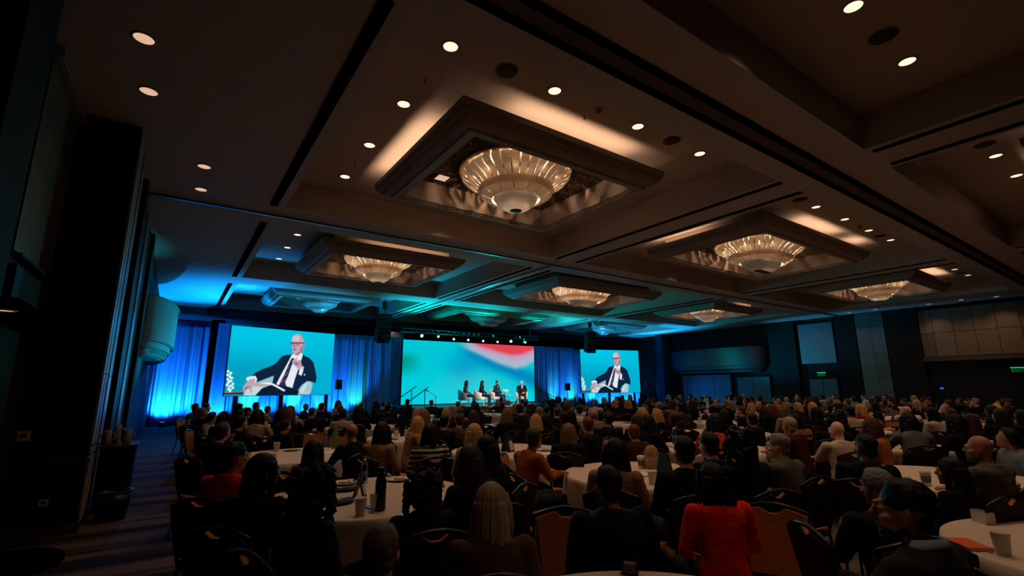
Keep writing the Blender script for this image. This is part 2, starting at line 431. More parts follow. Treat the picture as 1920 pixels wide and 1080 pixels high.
CH_LABEL = {(0, 1): 'nearest round ribbed-glass chandelier in the big left coffer', (1, 1): 'long oval glass chandelier in the middle coffer, right of the nearest chandelier',
    (2, 1): 'lit round glass chandelier near the right wall in the second row', (0, 2): 'lit round glass chandelier in the left coffer with blue-lit box, third row',
    (1, 2): 'lit oval glass chandelier at ceiling centre, third row', (2, 2): 'small lit round glass chandelier at right of the third row',
    (0, 3): 'unlit blue-tinted glass chandelier above the left screen', (1, 3): 'unlit teal-tinted oval chandelier above the centre screen', (2, 3): 'unlit blue-tinted glass chandelier above the right screen'}
for (ci, ri), lab in CH_LABEL.items():
    (x0, x1), (y0, y1) = XC[ci], YC[ri]; sx = 0.36 if ci == 1 else 0.0
    if sx not in ch_cache: ch_cache[sx] = chandelier_parts(sx)
    t = thing('chandelier', lab, 'chandelier', ((x0+x1)/2, (y0+y1)/2, 0), 0, 'glass chandeliers')
    for nm, me, mt in ch_cache[sx]:
        o = link(nm, me, mt, t)
        if nm == 'bulb' and ri == 3:
            o.material_slots[0].link = 'OBJECT'; o.material_slots[0].material = M_bulboff
    if ri < 3:
        for q in range(6):
            l = bpy.data.lights.new('chandelier_light', 'POINT'); l.color = (1.0, .64, .40); l.energy = 46; l.shadow_soft_size = 0.05
            o = bpy.data.objects.new('chandelier_light', l); C.objects.link(o); o.parent = t; o.location = ring_pt(.66, q*PI/3+.2, 5.84, sx)
        l = bpy.data.lights.new('chandelier_light', 'POINT'); l.color = (1.0, .70, .46); l.energy = 2.2; l.shadow_soft_size = 0.1
        o = bpy.data.objects.new('chandelier_light', l); C.objects.link(o); o.parent = t; o.location = (0, 0, 5.42)

# ------------------------------------------------------------------ recessed downlights
M_ring = mat('downlight_ring', (150, 130, 115), 0.4)
M_lens = emis('downlight_lens', (255, 228, 196), 1.35)
M_lensdim = emis('downlight_lens_dim', (255, 205, 170), 0.75)
m = MB(); m.lathe([(0.098, 0), (0.118, 0), (0.122, -.006), (0.112, -.012), (0.098, -.01), (0.096, 0)], 28, cap0=False, cap1=False); RING = m.mesh('downlight_ring', True)
m = MB(); m.lathe([(0.098, 0.0), (0.098, -.004), (0.05, -.006)], 28); LENS = m.mesh('downlight_lens', True)
DLW = 86.0
def downlight(p, label, dim=False, k=1.0, power=None, group=None):
    t = thing('recessed_downlight', label, 'ceiling light', p, 0, group); t.scale = (k, k, 1)
    link('trim_ring', RING, M_ring, t)
    o = link('lens', LENS, None, t)
    if len(LENS.materials) == 0: LENS.materials.append(M_lens)
    o.material_slots[0].link = 'OBJECT'; o.material_slots[0].material = M_lensdim if dim else M_lens
    e = DLW if power is None else power
    if e: spot('downlight_beam', (p[0], p[1], p[2]-.03), (p[0], p[1], 0), WARM, e, 105, 1.0, 0.09)
G = 'downlights in the coffers'
ords = ['first', 'second', 'third', 'fourth', 'fifth', 'sixth', 'seventh']
for pts, wh in ((((845, 87), (757, 195), (693, 272), (647, 331)), 'the left line of the biggest coffer'),
                (((1040, 170), (1196, 237), (1312, 288)), 'the near line of the biggest coffer, left to right'),
                (((1600, 12), (1701, 115)), 'the upper right corner coffer'), (((1867, 292), (1906, 329)), 'the right-edge coffer'),
                (((1530, 388), (1584, 411), (1629, 432), (1670, 450)), 'the near line of the middle coffer'),
                (((1790, 505), (1815, 516)), 'the far right coffer'), (((558, 440), (539, 464), (523, 485)), 'the blue-lit left coffer')):
    for i, (px, py) in enumerate(pts):
        downlight(at(px, py, z=ZT), 'bright round downlight, %s from top, %s' % (ords[i], wh), group=G)
for i, (px, py) in enumerate(((270, 72), (279, 171), (383, 312), (377, 355))):
    downlight(at(px, py, z=ZC), 'round downlight in the dark left ceiling border, %s from the top' % ords[i], True, power=2, group='downlights in the left border')
for i, (px, py) in enumerate(((1592, 586), (1641, 580), (1741, 570), (1802, 562), (1868, 556))):
    downlight(at(px, py, z=ZC), 'dim round downlight along the right ceiling border, %s from the left' % ords[i], True, power=30 if i < 2 else 95, group='downlights in the right border')
# further coffer lamps of the same grid that the photo hides behind beams and boxes (light only their share of the hall)
for x, y in ((5.2, 2.0), (2.3, 0.2), (8.2, 0.2), (12.0, 1.9), (14.6, 1.9), (17.2, 1.9), (8.2, 6.0), (8.2, 9.0), (11.0, 6.0), (11.0, 9.2), (18.3, 6.0), (18.3, 9.2), (14.6, 10.1),
             (22.0, 4.8), (26.8, 6.0), (26.8, 9.2), (21.0, 9.2), (8.2, 13.5), (8.2, 16.5), (11.0, 13.5), (18.3, 13.5), (14.6, 12.6), (22, 12.6), (26.8, 13.5), (5.2, 12.6), (5.2, 10.1), (21.0, 1.5), (26.5, 1.5)):
    spot('downlight_beam', (x, y, ZT-.05), (x, y, 0), WARM, DLW, 105, 1.0, 0.09)

# ------------------------------------------------------------------ ceiling speakers, detectors, sprinklers
M_spk = mat('speaker_grille', (52, 36, 24), 0.7, scale=120, var=.5)
for px, py, lab, z in ((950, 132, 'dark round ceiling speaker near the corner of the biggest coffer', ZT), (1259, 263, 'brown round ceiling speaker at the right of the biggest coffer', ZT),
                    (1656, 67, 'large brown ceiling speaker between two downlights at upper right', ZT), (1847, 270, 'dark ceiling speaker in the right-edge coffer', ZT),
                    (1500, 374, 'small dark ceiling speaker at the near corner of the middle coffer', ZT), (1650, 442, 'dark ceiling speaker between downlights of the middle coffer', ZT), (1803, 511, 'dark ceiling speaker in the far right coffer', ZT)):
    t = thing('ceiling_speaker', lab, 'speaker', at(px, py, z=z), 0, 'round ceiling speakers')
    m = MB(); m.lathe([(0.17, 0), (0.17, -.012), (0.158, -.014), (0.155, 0)], 28, cap0=False, cap1=False); m.build('rim', M_ring, t, True)
    m = MB(); m.lathe([(0.156, -.004), (0.156, -.009), (0.02, -.012)], 28); m.build('grille', M_spk, t, True)
for px, py, lab, z in ((1122, 205, 'smoke detector on the ceiling of the biggest coffer', ZT), (1612, 423, 'smoke detector in the middle coffer', ZT)):
    t = thing('smoke_detector', lab, 'detector', at(px, py, z=z)); m = MB(); m.lathe([(0.075, 0), (0.075, -.02), (0.055, -.035)], 20); m.build('base', M_ring, t, True)
    m = MB(); m.lathe([(0.045, -.034), (0.05, -.05), (0.03, -.075), (.005, -.08)], 16); m.build('sensor', mat('detector_sensor', (120, 100, 90), .3), t, True)
for px, py, lab in ((797, 149, 'sprinkler head on the near left of the biggest coffer'), (665, 303, 'sprinkler head by the far left downlight of the biggest coffer'), (1096, 219, 'sprinkler head beside the smoke detector')):
    t = thing('sprinkler_head', lab, 'sprinkler', at(px, py, z=ZT)); m = MB(); m.lathe([(0.035, 0), (0.035, -.006), (0.01, -.008), (0.01, -.04)], 12); m.build('escutcheon', M_ring, t)
    m = MB(); m.lathe([(0.02, -.04), (0.02, -.046)], 10); m.build('deflector', M_brass, t)

t = thing('square_lamp', 'small lit square lamp in the grille beside the nearest chandelier', 'ceiling light', at(829, 333, z=6.03)); m = MB(); m.box((0, 0, 0), (.30, .30, .02)); m.build('frame', M_brass, t); m = MB(); m.box((0, 0, -.012), (.24, .24, .006)); m.build('lens', M_lensdim, t)
# ------------------------------------------------------------------ walls
m = MB(); m.b2((-1.7, -7, 0), (-1.5, 8.5, ZC)); m.b2((-1.7, 8.5, 0), (-0.85, 30.2, ZC)); struct('wall_left', m, M_wood, 'dark wood left wall of the ballroom')
m = MB(); m.b2((-1.55, 8.41, 0), (-0.79, 9.35, ZC-.002)); struct('wall_left_pier', m, M_wood, 'dark wood pier standing out of the left wall')
for y0, y1 in ((10.6, 11.15), (14.5, 15.1)):
    m = MB(); m.b2((-0.9, y0, 0), (-0.77, y1, ZC-.002)); k_trim[0] += 1; struct('trim_%d' % k_trim[0], m, M_wood, 'dark wood pilaster on the left wall')
for (ya, yb) in ((8.45, 8.66), (8.74, 8.95), (9.9, 10.08), (10.14, 10.26), (12.7, 12.95), (13.05, 13.3), (15.15, 15.5), (15.6, 15.9)):
    m = MB(); X = -0.79 if ya < 9.3 else -0.85
    for z0, z1 in ((0.12, 0.9), (0.94, 1.0), (1.05, 1.95), (1.965, 3.2), (3.215, 5.5)): m.b2((X-.01, ya, z0), (X+.022, yb, z1))
    trim(m, M_strip, 'pale vertical fluting strip on a left wall pilaster at y %.1f' % ya)
m = MB(); m.b2((-1.55, 5.0, 0), (-1.30, 5.85, ZC-.002)); trim(m, M_wood, 'dark wood pilaster at the left edge of the picture')
m = MB(); m.b2((-1.52, 6.7, 3.15), (-1.47, 8.41, 5.36)); trim(m, M_stone, 'tall textured stone panel high on the left wall')
for z in (3.12, 5.42, 5.5):
    m = MB(); m.b2((-1.52, 6.7, z-.03), (-1.40, 8.41, z)); trim(m, M_strip if z > 5 else M_wood, 'thin ledge at the edge of the left stone panel, height %.2f' % z)
m = MB(); m.b2((-1.52, 6.7, 2.55), (-1.42, 8.41, 3.0)); trim(m, M_wood, 'dark blue band under the left stone panel')
m = MB(); m.b2((-1.52, 5.9, 2.42), (-1.2, 8.41, 2.55)); trim(m, M_slot, 'dark soffit ledge under the left stone panel')
downlight(at(8, 581, z=2.419), 'small downlight under the ledge at the far left edge', True, 0.7, 1.0)
for z, h in ((0.86, .03), (0.74, .025), (0.06, .12)):
    m = MB(); m.b2((-1.56, 8.375, z-h/2), (-0.76, 8.42, z+h/2)); trim(m, M_brown, 'wooden rail across the left pier at height %.2f' % z)
# doors and panels on the right wall, mirrored architecture
m = MB(); m.b2((30.2, -7, 0), (30.5, 30.2, ZC)); struct('wall_right', m, M_wood, 'dark wood right wall of the ballroom')
for y0, y1, z0, z1, mt, lab in ((13.75, 15.3, 0, 5.5, M_wood, 'wide dark blue pier on the right wall left of the door'), (9.3, 10.55, 0, 5.5, M_tile, 'pale tiled column on the right wall'),
                        (10.6, 11.6, 0, 5.5, M_wood, 'dark wood pier left of the tiled column'), (7.9, 9.25, 0, 5.5, M_wood, 'dark wood pier right of the tiled column')):
    m = MB(); m.b2((30.02, y0, z0), (30.25, y1, z1)); trim(m, mt, lab)
m = MB(); m.b2((30.1, 11.72, 2.98), (30.22, 13.55, 5.26)); trim(m, M_panel, 'square textured metal panel above the exit door')
m = MB(); m.b2((30.1, 2.6, 3.07), (30.22, 7.86, 5.36)); trim(m, M_stone, 'long band of textured stone tiles high on the right wall')
m = MB(); m.b2((30.0, 2.0, 2.86), (30.22, 7.9, 3.05)); trim(m, M_brown, 'brown ledge under the stone tile band')
M_door = mat('door_panel', (74, 84, 96), .5, scale=3)
for n, (y0, y1, z1) in enumerate(((18.1, 21.8, 2.48), (15.55, 17.7, 2.28), (11.85, 13.3, 2.1))):
    t = MB(); t.b2((30.12, y0, 0), (30.22, y1, z1)); d = struct('door_%d' % (n+1), t, M_door, 'wide door panels on the right wall, number %d from the stage' % (n+1))
    for k in range(1, 3 if n < 2 else 2):
        yy = y0+(y1-y0)*k/(3 if n == 0 else 2)
        if n and k > 1: continue
        q = MB(); q.b2((30.11, yy-.012, 0.02), (30.121, yy+.012, z1-.04)); q.build('seam', M_black, d)
    q = MB(); q.b2((30.08, y0-.06, z1), (30.22, y1+.06, z1+.08)); q.b2((30.08, y0-.08, 0), (30.22, y0, z1)); q.b2((30.08, y1, 0), (30.22, y1+.08, z1)); q.build('frame', M_wood, d)
    q = MB(); q.tube([(30.06, y0+.25, .95), (30.06, y0+.25, 1.25)], .012); q.build('handle', M_brass, d)
# curved canopies over the side doors, left and right
M_drumshade = mat('shaded_canopy', (44, 48, 54), .35, spec=.5)  # darker copy of the drum finish, right side's weaker light put into colour
def canopy(X, sg, label):
    t = thing('curved_canopy', label, 'canopy', (X, 19.15, 0)); 
    def half(a, b, n=72): return [(sg*b*math.cos(-PI/2+PI*i/n), a*math.sin(-PI/2+PI*i/n)) for i in range(n+1)]
    def band(a, b, z0, z1):
        q = MB(); q.prism(half(a, b), z0, z1); return q
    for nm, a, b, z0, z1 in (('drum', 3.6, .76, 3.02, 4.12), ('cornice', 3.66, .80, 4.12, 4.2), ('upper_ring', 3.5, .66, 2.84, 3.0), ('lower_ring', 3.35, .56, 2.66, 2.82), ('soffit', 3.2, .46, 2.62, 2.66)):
        o = band(a, b, z0, z1).build(nm, M_drumshade if sg < 0 else (M_teal if nm != 'soffit' else M_navy), t)
    q = band(3.3, .6, 2.7, 4.0); q.build('core', M_black, t)
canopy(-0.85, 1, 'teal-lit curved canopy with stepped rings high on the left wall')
canopy(30.2, -1, 'curved canopy in shade tones over the doors on the right wall')
# end wall behind the stage, header and soffit
m = MB(); m.b2((-1.7, 30.2, 0), (30.5, 30.4, 5.6)); struct('wall_stage', m, M_navy, 'dark blue end wall behind the stage drapes')
m = MB(); m.b2((-0.85, 26.8, 5.2), (30.2, 26.95, 5.62)); m.b2((-0.85, 26.9, 5.2), (30.2, 30.2, 5.3)); struct('wall_stage_header', m, M_navy, 'dark header beam above the stage drapes')
m = MB(); m.b2((9.4, 27.6, 4.3), (11.3, 27.7, 5.05)); trim(m, M_panel, 'grey textured panel on the wall beside the centre screen'); spot('panel_fill', (10.6, 26.98, 5.15), (10.5, 27.6, 4.6), WARM, 12, 100, .9)  # small spot added to brighten the grey panel, no fixture there
m = MB(); m.b2((29.5, 22.9, 0), (30.2, 23.5, ZC-.002)); trim(m, M_navy, 'dark blue corner pier at the right of the stage')
m = MB(); m.b2((-1.7, -7.2, 0), (32, -7, ZC)); struct('wall_back', m, M_wood, 'dark rear wall behind the photographer')
# ------------------------------------------------------------------ LED screens
def grid_screen(name, a, b, z0, z1, nx, ny, paint, strength, depth=0.09):
    a, b = Vector((*a, 0)), Vector((*b, 0)); me = bpy.data.meshes.new(name)
    V, Fc, col = [], [], []
    for j in range(ny+1):
        for i in range(nx+1):
            p = a.lerp(b, i/nx); V.append((p.x, p.y, z0+(z1-z0)*j/ny)); col.append((*lin(paint(i/nx, 1-j/ny)), 1))
    for j in range(ny):
        for i in range(nx):
            k = j*(nx+1)+i; Fc.append((k, k+1, k+nx+2, k+nx+1))
    me.from_pydata(V, [], Fc); ca = me.color_attributes.new('picture', 'FLOAT_COLOR', 'POINT')
    for k, c in enumerate(col): ca.data[k].color = c
    me.materials.append(screen_mat(name+'_image', strength)); return me

def mixc(a, b, t): t = max(0, min(1, t)); return tuple(a[i]+(b[i]-a[i])*t for i in range(3))
def sm(e0, e1, x): t = max(0, min(1, (x-e0)/(e1-e0))); return t*t*(3-2*t)
def inside(poly, x, y):
    r = False; n = len(poly); j = n-1
    for i in range(n):
        xi, yi = poly[i]; xj, yj = poly[j]
        if (yi > y) != (yj > y) and x < (xj-xi)*(y-yi)/(yj-yi)+xi: r = not r
        j = i
    return r
def ellp(cx, cy, rx, ry, rot=0):
    return [(cx+rx*math.cos(t)*math.cos(rot)-ry*math.sin(t)*math.sin(rot), cy+rx*math.cos(t)*math.sin(rot)+ry*math.sin(t)*math.cos(rot)) for t in [2*PI*k/24 for k in range(24)]]
SKIN, SKD = (196, 160, 178), (150, 118, 140)
SHAPES = [
 ((150, 192, 202), [(548, 668), (560, 610), (600, 570), (690, 540), (760, 512), (790, 512), (800, 560), (700, 640), (660, 668)]),
 ((196, 214, 220), [(555, 668), (575, 620), (640, 590), (700, 600), (660, 650), (640, 668)]),
 ((168, 200, 208), [(985, 668), (1005, 610), (1060, 558), (1100, 556), (1122, 580), (1110, 640), (1095, 668)]),
 ((205, 222, 226), [(1010, 640), (1060, 575), (1075, 575), (1035, 660)]),
 ((10, 26, 48), [(640, 668), (690, 612), (760, 585), (880, 600), (960, 612), (1000, 640), (990, 668)]),
 ((12, 34, 60), [(930, 333), (880, 338), (850, 348), (810, 395), (780, 420), (690, 455), (640, 482), (606, 514), (650, 545), (648, 562), (700, 540), (785, 508), (772, 575), (820, 592), (940, 618), (985, 640), (1020, 590), (1072, 556), (1110, 562), (1152, 572), (1158, 520), (1140, 450), (1125, 398), (1085, 362), (1030, 340)]),
 ((226, 234, 242), [(932, 338), (948, 330), (1024, 322), (1028, 350), (1000, 430), (962, 540), (942, 612), (890, 596), (872, 540), (905, 500), (870, 560), (822, 588), (806, 576), (850, 490), (900, 400)]),
 ((34, 44, 84), [(930, 368), (955, 362), (945, 395), (918, 470), (905, 510), (880, 560), (884, 600), (836, 588), (830, 580), (872, 500), (906, 420)]),
 ((150, 60, 84), [(898, 445), (922, 430), (918, 442), (893, 458)]), ((150, 60, 84), [(870, 505), (905, 480), (900, 494), (864, 520)]), ((150, 60, 84), [(842, 560), (882, 535), (878, 550), (838, 574)]),
 (SKIN, ellp(985, 245, 57, 86, -.08)), (SKIN, [(938, 260), (1030, 260), (1020, 318), (975, 345), (940, 318)]),
 (SKD, [(1012, 275), (1036, 255), (1024, 312), (985, 342), (955, 335), (1000, 312)]), ((176, 136, 152), ellp(1036, 256, 11, 22)),
 ((216, 190, 204), ellp(968, 198, 34, 26)),
 ((40, 40, 60), [(920, 232), (1042, 234), (1042, 241), (920, 240)]), ((70, 60, 80), ellp(942, 247, 14, 10)), ((70, 60, 80), ellp(985, 248, 16, 10)), (SKIN, ellp(942, 247, 10, 6)), (SKIN, ellp(985, 248, 12, 6)),
 (SKD, [(955, 250), (966, 276), (946, 278)]), ((130, 80, 100), [(942, 290), (975, 288), (970, 297), (946, 298)]),
 ((226, 234, 242), [(1008, 440), (1040, 432), (1036, 470), (1020, 512), (994, 500)]), (SKIN, [(938, 385), (960, 372), (985, 350), (975, 385), (1010, 378), (1026, 440), (1000, 468), (965, 430), (940, 410)]), (SKD, [(952, 395), (990, 402), (1000, 425), (965, 425)]), ((226, 234, 242), [(1042, 496), (1056, 502), (1052, 512), (1040, 506)]),
 ((226, 234, 242), [(568, 522), (600, 512), (640, 508), (654, 540), (640, 562), (604, 545), (572, 548)]), (SKIN, [(600, 535), (638, 530), (636, 560), (612, 600), (615, 650), (600, 640), (590, 610), (548, 640), (545, 600), (562, 570)]), (SKD, [(560, 600), (600, 590), (590, 606), (552, 628)]),
 ((196, 160, 150), [(625, 578), (700, 566), (770, 574), (760, 582), (700, 584), (640, 598)]), ((236, 238, 240), [(664, 570), (740, 562), (780, 572), (882, 628), (872, 640), (770, 584), (700, 574)]),
 ((30, 50, 60), [(404, 640), (550, 634), (548, 656), (404, 658)]), ((150, 110, 100), [(404, 636), (545, 632), (545, 640), (404, 646)]),
]
for fx, fy in ((436, 470), (455, 486), (432, 498), (448, 512), (462, 524), (436, 536), (456, 548), (440, 560), (470, 574), (430, 580), (452, 590), (470, 602), (440, 612), (452, 626)): SHAPES.append(((232, 244, 240), ellp(fx, fy, 13, 9, fx % 3)))
BB = [(min(p[0] for p in s[1]), max(p[0] for p in s[1]), min(p[1] for p in s[1]), max(p[1] for p in s[1])) for s in SHAPES]
def paint_man(u, v):
    x = (460+868*u)*(1-v) + (408+887*u)*v; y = (88+77*u)*(1-v) + 668*v
    c = mixc((0, 196, 226), (0, 158, 190), sm(0.1, .75, v)); c = mixc(c, (0, 186, 214), sm(.35, 1, u)*.6)
    for (bb, (k, P)) in zip(BB, SHAPES):
        if bb[0] <= x <= bb[1] and bb[2] <= y <= bb[3] and inside(P, x, y): c = k
    return c
def interp(x, P):
    for (a, b), (c, d) in zip(P, P[1:]):
        if x <= c: return b+(d-b)*max(0, (x-a)/(c-a))
    return P[-1][1]
def paint_soft(u, v):
    q = [paint_man(u+a/820, v+b/520) for a in (-1, 1) for b in (-1, 1)]
    return tuple(sum(c[i] for c in q)/4 for i in range(3))
def paint_wave(u, v):
    c = mixc((0, 196, 208), (0, 206, 220), v)
    c = mixc(c, (0, 150, 128), sm(.16, 0, u)*sm(.15, .32, v)*sm(.62, .36, v)*.9)
    d = (v-(.16+.84*(u-.45)))
    c = mixc(c, (0, 128, 186), math.exp(-(d/.15)**2)*sm(.32, .52, u)*.92)
    c = mixc(c, (0, 150, 196), math.exp(-((u-.42)/.13)**2-((v-.40)/.24)**2)*.75)
    pb = interp(u, ((.30, -.02), (.37, .05), (.53, .18), (.7, .34), (.83, .42), (.92, .38), (1, .28)))
    rb = interp(u, ((.44, -.06), (.52, .02), (.62, .08), (.7, .125), (.8, .17), (.88, .155), (1, .05)))
    c = mixc(c, (168, 182, 202), sm(.05, -.05, v-pb)*sm(.33, .5, u))
    c = mixc(c, (206, 148, 186), sm(.14, .02, v-rb)*sm(.44, .58, u))
    c = mixc(c, (224, 66, 78), sm(.05, -.04, v-rb))
    return c
M_case = mat('screen_case', (14, 14, 16), .5)
def screen(label, a, b, z0, z1, me):
    t = thing('led_screen', label, 'screen', (0, 0, 0))
    o = link('picture', me, None, t)
    d = (Vector((*b, 0))-Vector((*a, 0))); L = d.length; ang = math.atan2(d.y, d.x); c = (Vector((*a, 0))+Vector((*b, 0)))/2; nrm = Vector((-d.y, d.x, 0)).normalized()
    m = MB(); p = c+nrm*0.07; m.box((p.x, p.y, (z0+z1)/2), (L+.04, .12, z1-z0+.04), ang); m.build('case', M_case, t)
    return t
zl0, zl1 = 1.46, 4.39
manL = grid_screen('man_left', (1.80, 23.4), (6.37, 24.6), zl0, zl1, 240, 156, paint_soft, 1.0)
screen('left side screen showing a bald man in a dark suit, teal background', (1.80, 23.4), (6.37, 24.6), zl0, zl1, manL)
manR = grid_screen('man_right', (22.86, 24.6), (27.42, 23.4), 1.34, 4.28, 170, 112, paint_soft, 1.0)
screen('right side screen showing the seated suited man, farther away', (22.86, 24.6), (27.42, 23.4), 1.34, 4.28, manR)
wave = grid_screen('wave', (10.10, 24.9), (19.08, 24.9), 0.86, 4.34, 128, 56, paint_wave, 1.0)
tw = screen('wide centre stage screen with teal gradient and a red swoosh', (10.10, 24.9), (19.08, 24.9), 0.86, 4.34, wave)
m = MB(); m.box((14.59, 25.0, .825), (8.98, .1, .05)); m.build('base_rail', M_case, tw)
# screen legs under the side screens
M_pipe = mat('black_pipe', (12, 12, 13), .4, metal=.5)
for (x, y, z, lab) in ((2.25, 23.62, 1.46, 'black support post under the left end of the left screen'), (4.1, 24.12, 1.46, 'black support post under the middle of the left screen'), (6.2, 24.66, 1.46, 'black support post under the right end of the left screen'),
                       (23.1, 24.62, 1.34, 'black support post under the left end of the right screen'), (25.1, 24.1, 1.34, 'black support post under the middle of the right screen'), (27.1, 23.6, 1.34, 'black support post under the right end of the right screen')):
    t = thing('screen_support', lab, 'post', (x, y, 0), 0, 'screen support posts')
    m = MB(); m.box((0, .09, z/2), (.17, .06, z)); m.build('post', M_pipe, t); m = MB(); m.box((0, .2, .02), (.5, .5, .04)); m.build('base_plate', M_pipe, t)

# ------------------------------------------------------------------ drapes
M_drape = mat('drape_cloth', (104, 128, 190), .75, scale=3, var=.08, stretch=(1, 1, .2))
def drape(x0, x1, y, z0, z1, label, seed, swag=0.0, flare=0.0, m_=None):
    rnd = random.Random(seed); n = max(60, int((x1-x0)*72)); nz = 14; R = [[], []]
    ph = [rnd.uniform(0, 6) for _ in range(4)]; k = [rnd.uniform(9, 13), rnd.uniform(20, 26), rnd.uniform(36, 46), rnd.uniform(3, 4.5)]
    rows = []
    for j in range(nz+1):
        f = j/nz; z = z0+(z1-z0)*f; row = []
        for i in range(n+1):
            u = i/n; x = x0+(x1-x0)*u; x = x + (u-.5)*flare*(1-f)
            A = .045+.03*(1-f)
            yy = y - A*(.9*math.sin(k[0]*x+ph[0]+.5*f)+.6*math.sin(k[1]*x+ph[1])*(.4+.6*f)+.3*math.sin(k[2]*x+ph[2])+.8*math.sin(k[3]*x+ph[3]))
            zz = z - swag*math.exp(-((u-.5)/.18)**2)*f**6
            row.append((x, yy, zz))
        rows.append(row)
    m = MB()
    m.rings([[p for p in row]+[(p[0], p[1]+.012, p[2]) for p in row[::-1]] for row in rows], True)
    o = m.build('stage_drape', m_ or M_drape, None, True); return tag(o, label, 'curtain', 'blue-lit stage drapes')
drape(1.25, 1.85, 27.6, .02, 5.1, 'black sheet added for the dark gap left of the left screen', 77, m_=mat('gap_shade', (8, 8, 10), .9))  # black sheet added as the shade of the gap between drapes
DR = [(-0.8, .35, 29.2, 5.15, 'tall blue-lit drape at the far left wall, left half'), (.3, 1.32, 29.25, 5.15, 'tall dark blue drape at the far left, right half beside the black gap'),
      (1.42, 2.75, 25.2, 4.66, 'bright blue drape along the left edge of the left screen'), (2.72, 4.2, 25.3, 4.4, 'blue drape behind the left part of the left screen'), (4.15, 5.9, 25.25, 4.4, 'blue drape behind the middle of the left screen'),
      (5.85, 7.3, 25.3, 4.48, 'blue drape just right of the left screen'), (7.25, 8.45, 25.35, 4.48, 'dark blue drape with a green streak between left screen and stage'), (8.4, 9.6, 25.3, 4.48, 'bright blue drape behind the left hanging loudspeaker'), (9.55, 10.2, 25.4, 4.48, 'dark blue drape at the left edge of the centre screen'),
      (19.05, 20.3, 25.3, 4.42, 'blue drape at the right edge of the centre screen'), (20.25, 21.6, 25.35, 4.42, 'blue drape behind the right stage handrails'), (21.55, 22.95, 25.3, 4.42, 'blue and green drape at the left edge of the right screen'),
      (22.9, 24.3, 25.3, 4.3, 'blue drape behind the left part of the right screen'), (24.25, 25.8, 25.25, 4.3, 'blue drape behind the middle of the right screen'), (25.75, 27.3, 25.3, 4.3, 'blue drape behind the right part of the right screen'),
      (27.25, 28.6, 25.2, 4.45, 'bright blue drape just right of the right screen'), (28.55, 29.45, 25.3, 4.45, 'rightmost blue drape before the dark corner')]
for i, (x0, x1, y, z1, lab) in enumerate(DR):
    drape(x0, x1, y, .02, z1, lab, i*7+3, .25 if i == 7 else 0, .12)
# LED uplights at the foot of the drapes
M_can = mat('par_can', (16, 16, 18), .4)
def uplight(x, y, color, label, power, yt, zt=2.6, ang=78, lens=None):
    t = thing('led_uplight', label, 'stage light', (x, y, 0), 0, 'floor uplights')
    m = MB(); m.lathe([(.09, .04), (.1, .08), (.105, .24), (.1, .25)], 16); m.build('can', M_can, t, True)
    m = MB(); m.box((0, 0, .02), (.2, .16, .04)); m.box((-.115, 0, .12), (.015, .04, .2)); m.box((.115, 0, .12), (.015, .04, .2)); m.build('yoke', M_can, t)
    m = MB(); m.lathe([(.092, .251), (.09, .256)], 16); m.build('lens', emis('lens_%s' % lens, {'b': (40, 120, 255), 'g': (60, 255, 110)}[lens], 2.0), t)
    spot('uplight_beam', (x, y, .3), (x+.02, yt, zt), color, power*(1.35 if lens == 'b' else 6), ang, .7, .05)
ul = [(-.2, 28.2, 29.3, 'b', 1100), (.75, 28.3, 29.3, 'b', 300), (1.6, 24.35, 25.2, 'b', 420), (2.9, 24.5, 25.2, 'g', 90), (3.6, 24.6, 25.2, 'b', 330), (4.75, 24.55, 25.2, 'g', 80), (5.3, 24.6, 25.2, 'b', 330), (6.05, 24.85, 25.3, 'g', 40),
      (6.9, 24.4, 25.2, 'b', 420), (7.75, 24.55, 25.2, 'g', 60), (9.0, 24.3, 25.2, 'b', 480), (19.9, 24.35, 25.2, 'b', 380), (20.9, 24.5, 25.2, 'g', 50), (21.6, 24.4, 25.2, 'b', 380), (22.5, 24.5, 25.2, 'g', 60),
      (23.6, 24.8, 25.3, 'b', 240), (24.4, 24.6, 25.2, 'g', 80), (25.2, 24.6, 25.2, 'b', 330), (26.5, 24.6, 25.2, 'b', 330), (28.1, 24.3, 25.2, 'b', 480), (29.1, 24.4, 25.3, 'b', 240)]
for i, (x, y, yt, c, p) in enumerate(ul):
    uplight(x, y, (0.01, 0.36, 1.0) if c == 'b' else GREEN, '%s floor uplight at the drape foot, %s from the left wall' % ('blue' if c == 'b' else 'green', ['first', 'second', 'third', 'fourth', 'fifth', 'sixth', 'seventh', 'eighth', 'ninth', 'tenth', 'eleventh', 'twelfth', '13th', '14th', '15th', '16th', '17th', '18th', '19th', '20th', '21st'][i]), p, yt, 1.9 if c == 'b' else 1.3, 104 if c == 'b' else 44, c)

# ------------------------------------------------------------------ stage platform
M_deck = mat('stage_deck', (90, 100, 104), .45, scale=5); M_skirt = mat('stage_skirt', (10, 11, 13), .85)
def platform(label, x0, x1, y0, y1, z):
    t = thing('stage_platform', label, 'stage', ((x0+x1)/2, (y0+y1)/2, 0)); hx, hy = (x1-x0)/2, (y1-y0)/2
    m = MB(); m.box((0, 0, z-.03), (2*hx, 2*hy, .06)); m.build('deck', M_deck, t)
    n = int(2*hx/.12); R = []
    m = MB()
    front = [(-hx+2*hx*i/n, -hy+.02+.018*math.sin(i*1.9), 0) for i in range(n+1)]
    loop = front+[(hx, hy, 0), (-hx, hy, 0)]
    m.rings([[(a, b, 0.01) for a, b, c in loop], [(a, b, z-.062) for a, b, c in loop]]); m.build('skirt', M_skirt, t); return t
platform('main stage platform in front of the centre screen', 9.6, 18.2, 21.45, 25.15, .80)
platform('lower black platform at the right end of the stage', 18.22, 20.2, 21.45, 24.6, .66)
platform('low black riser at the left of the stage', 7.9, 9.58, 22.4, 24.6, .42)
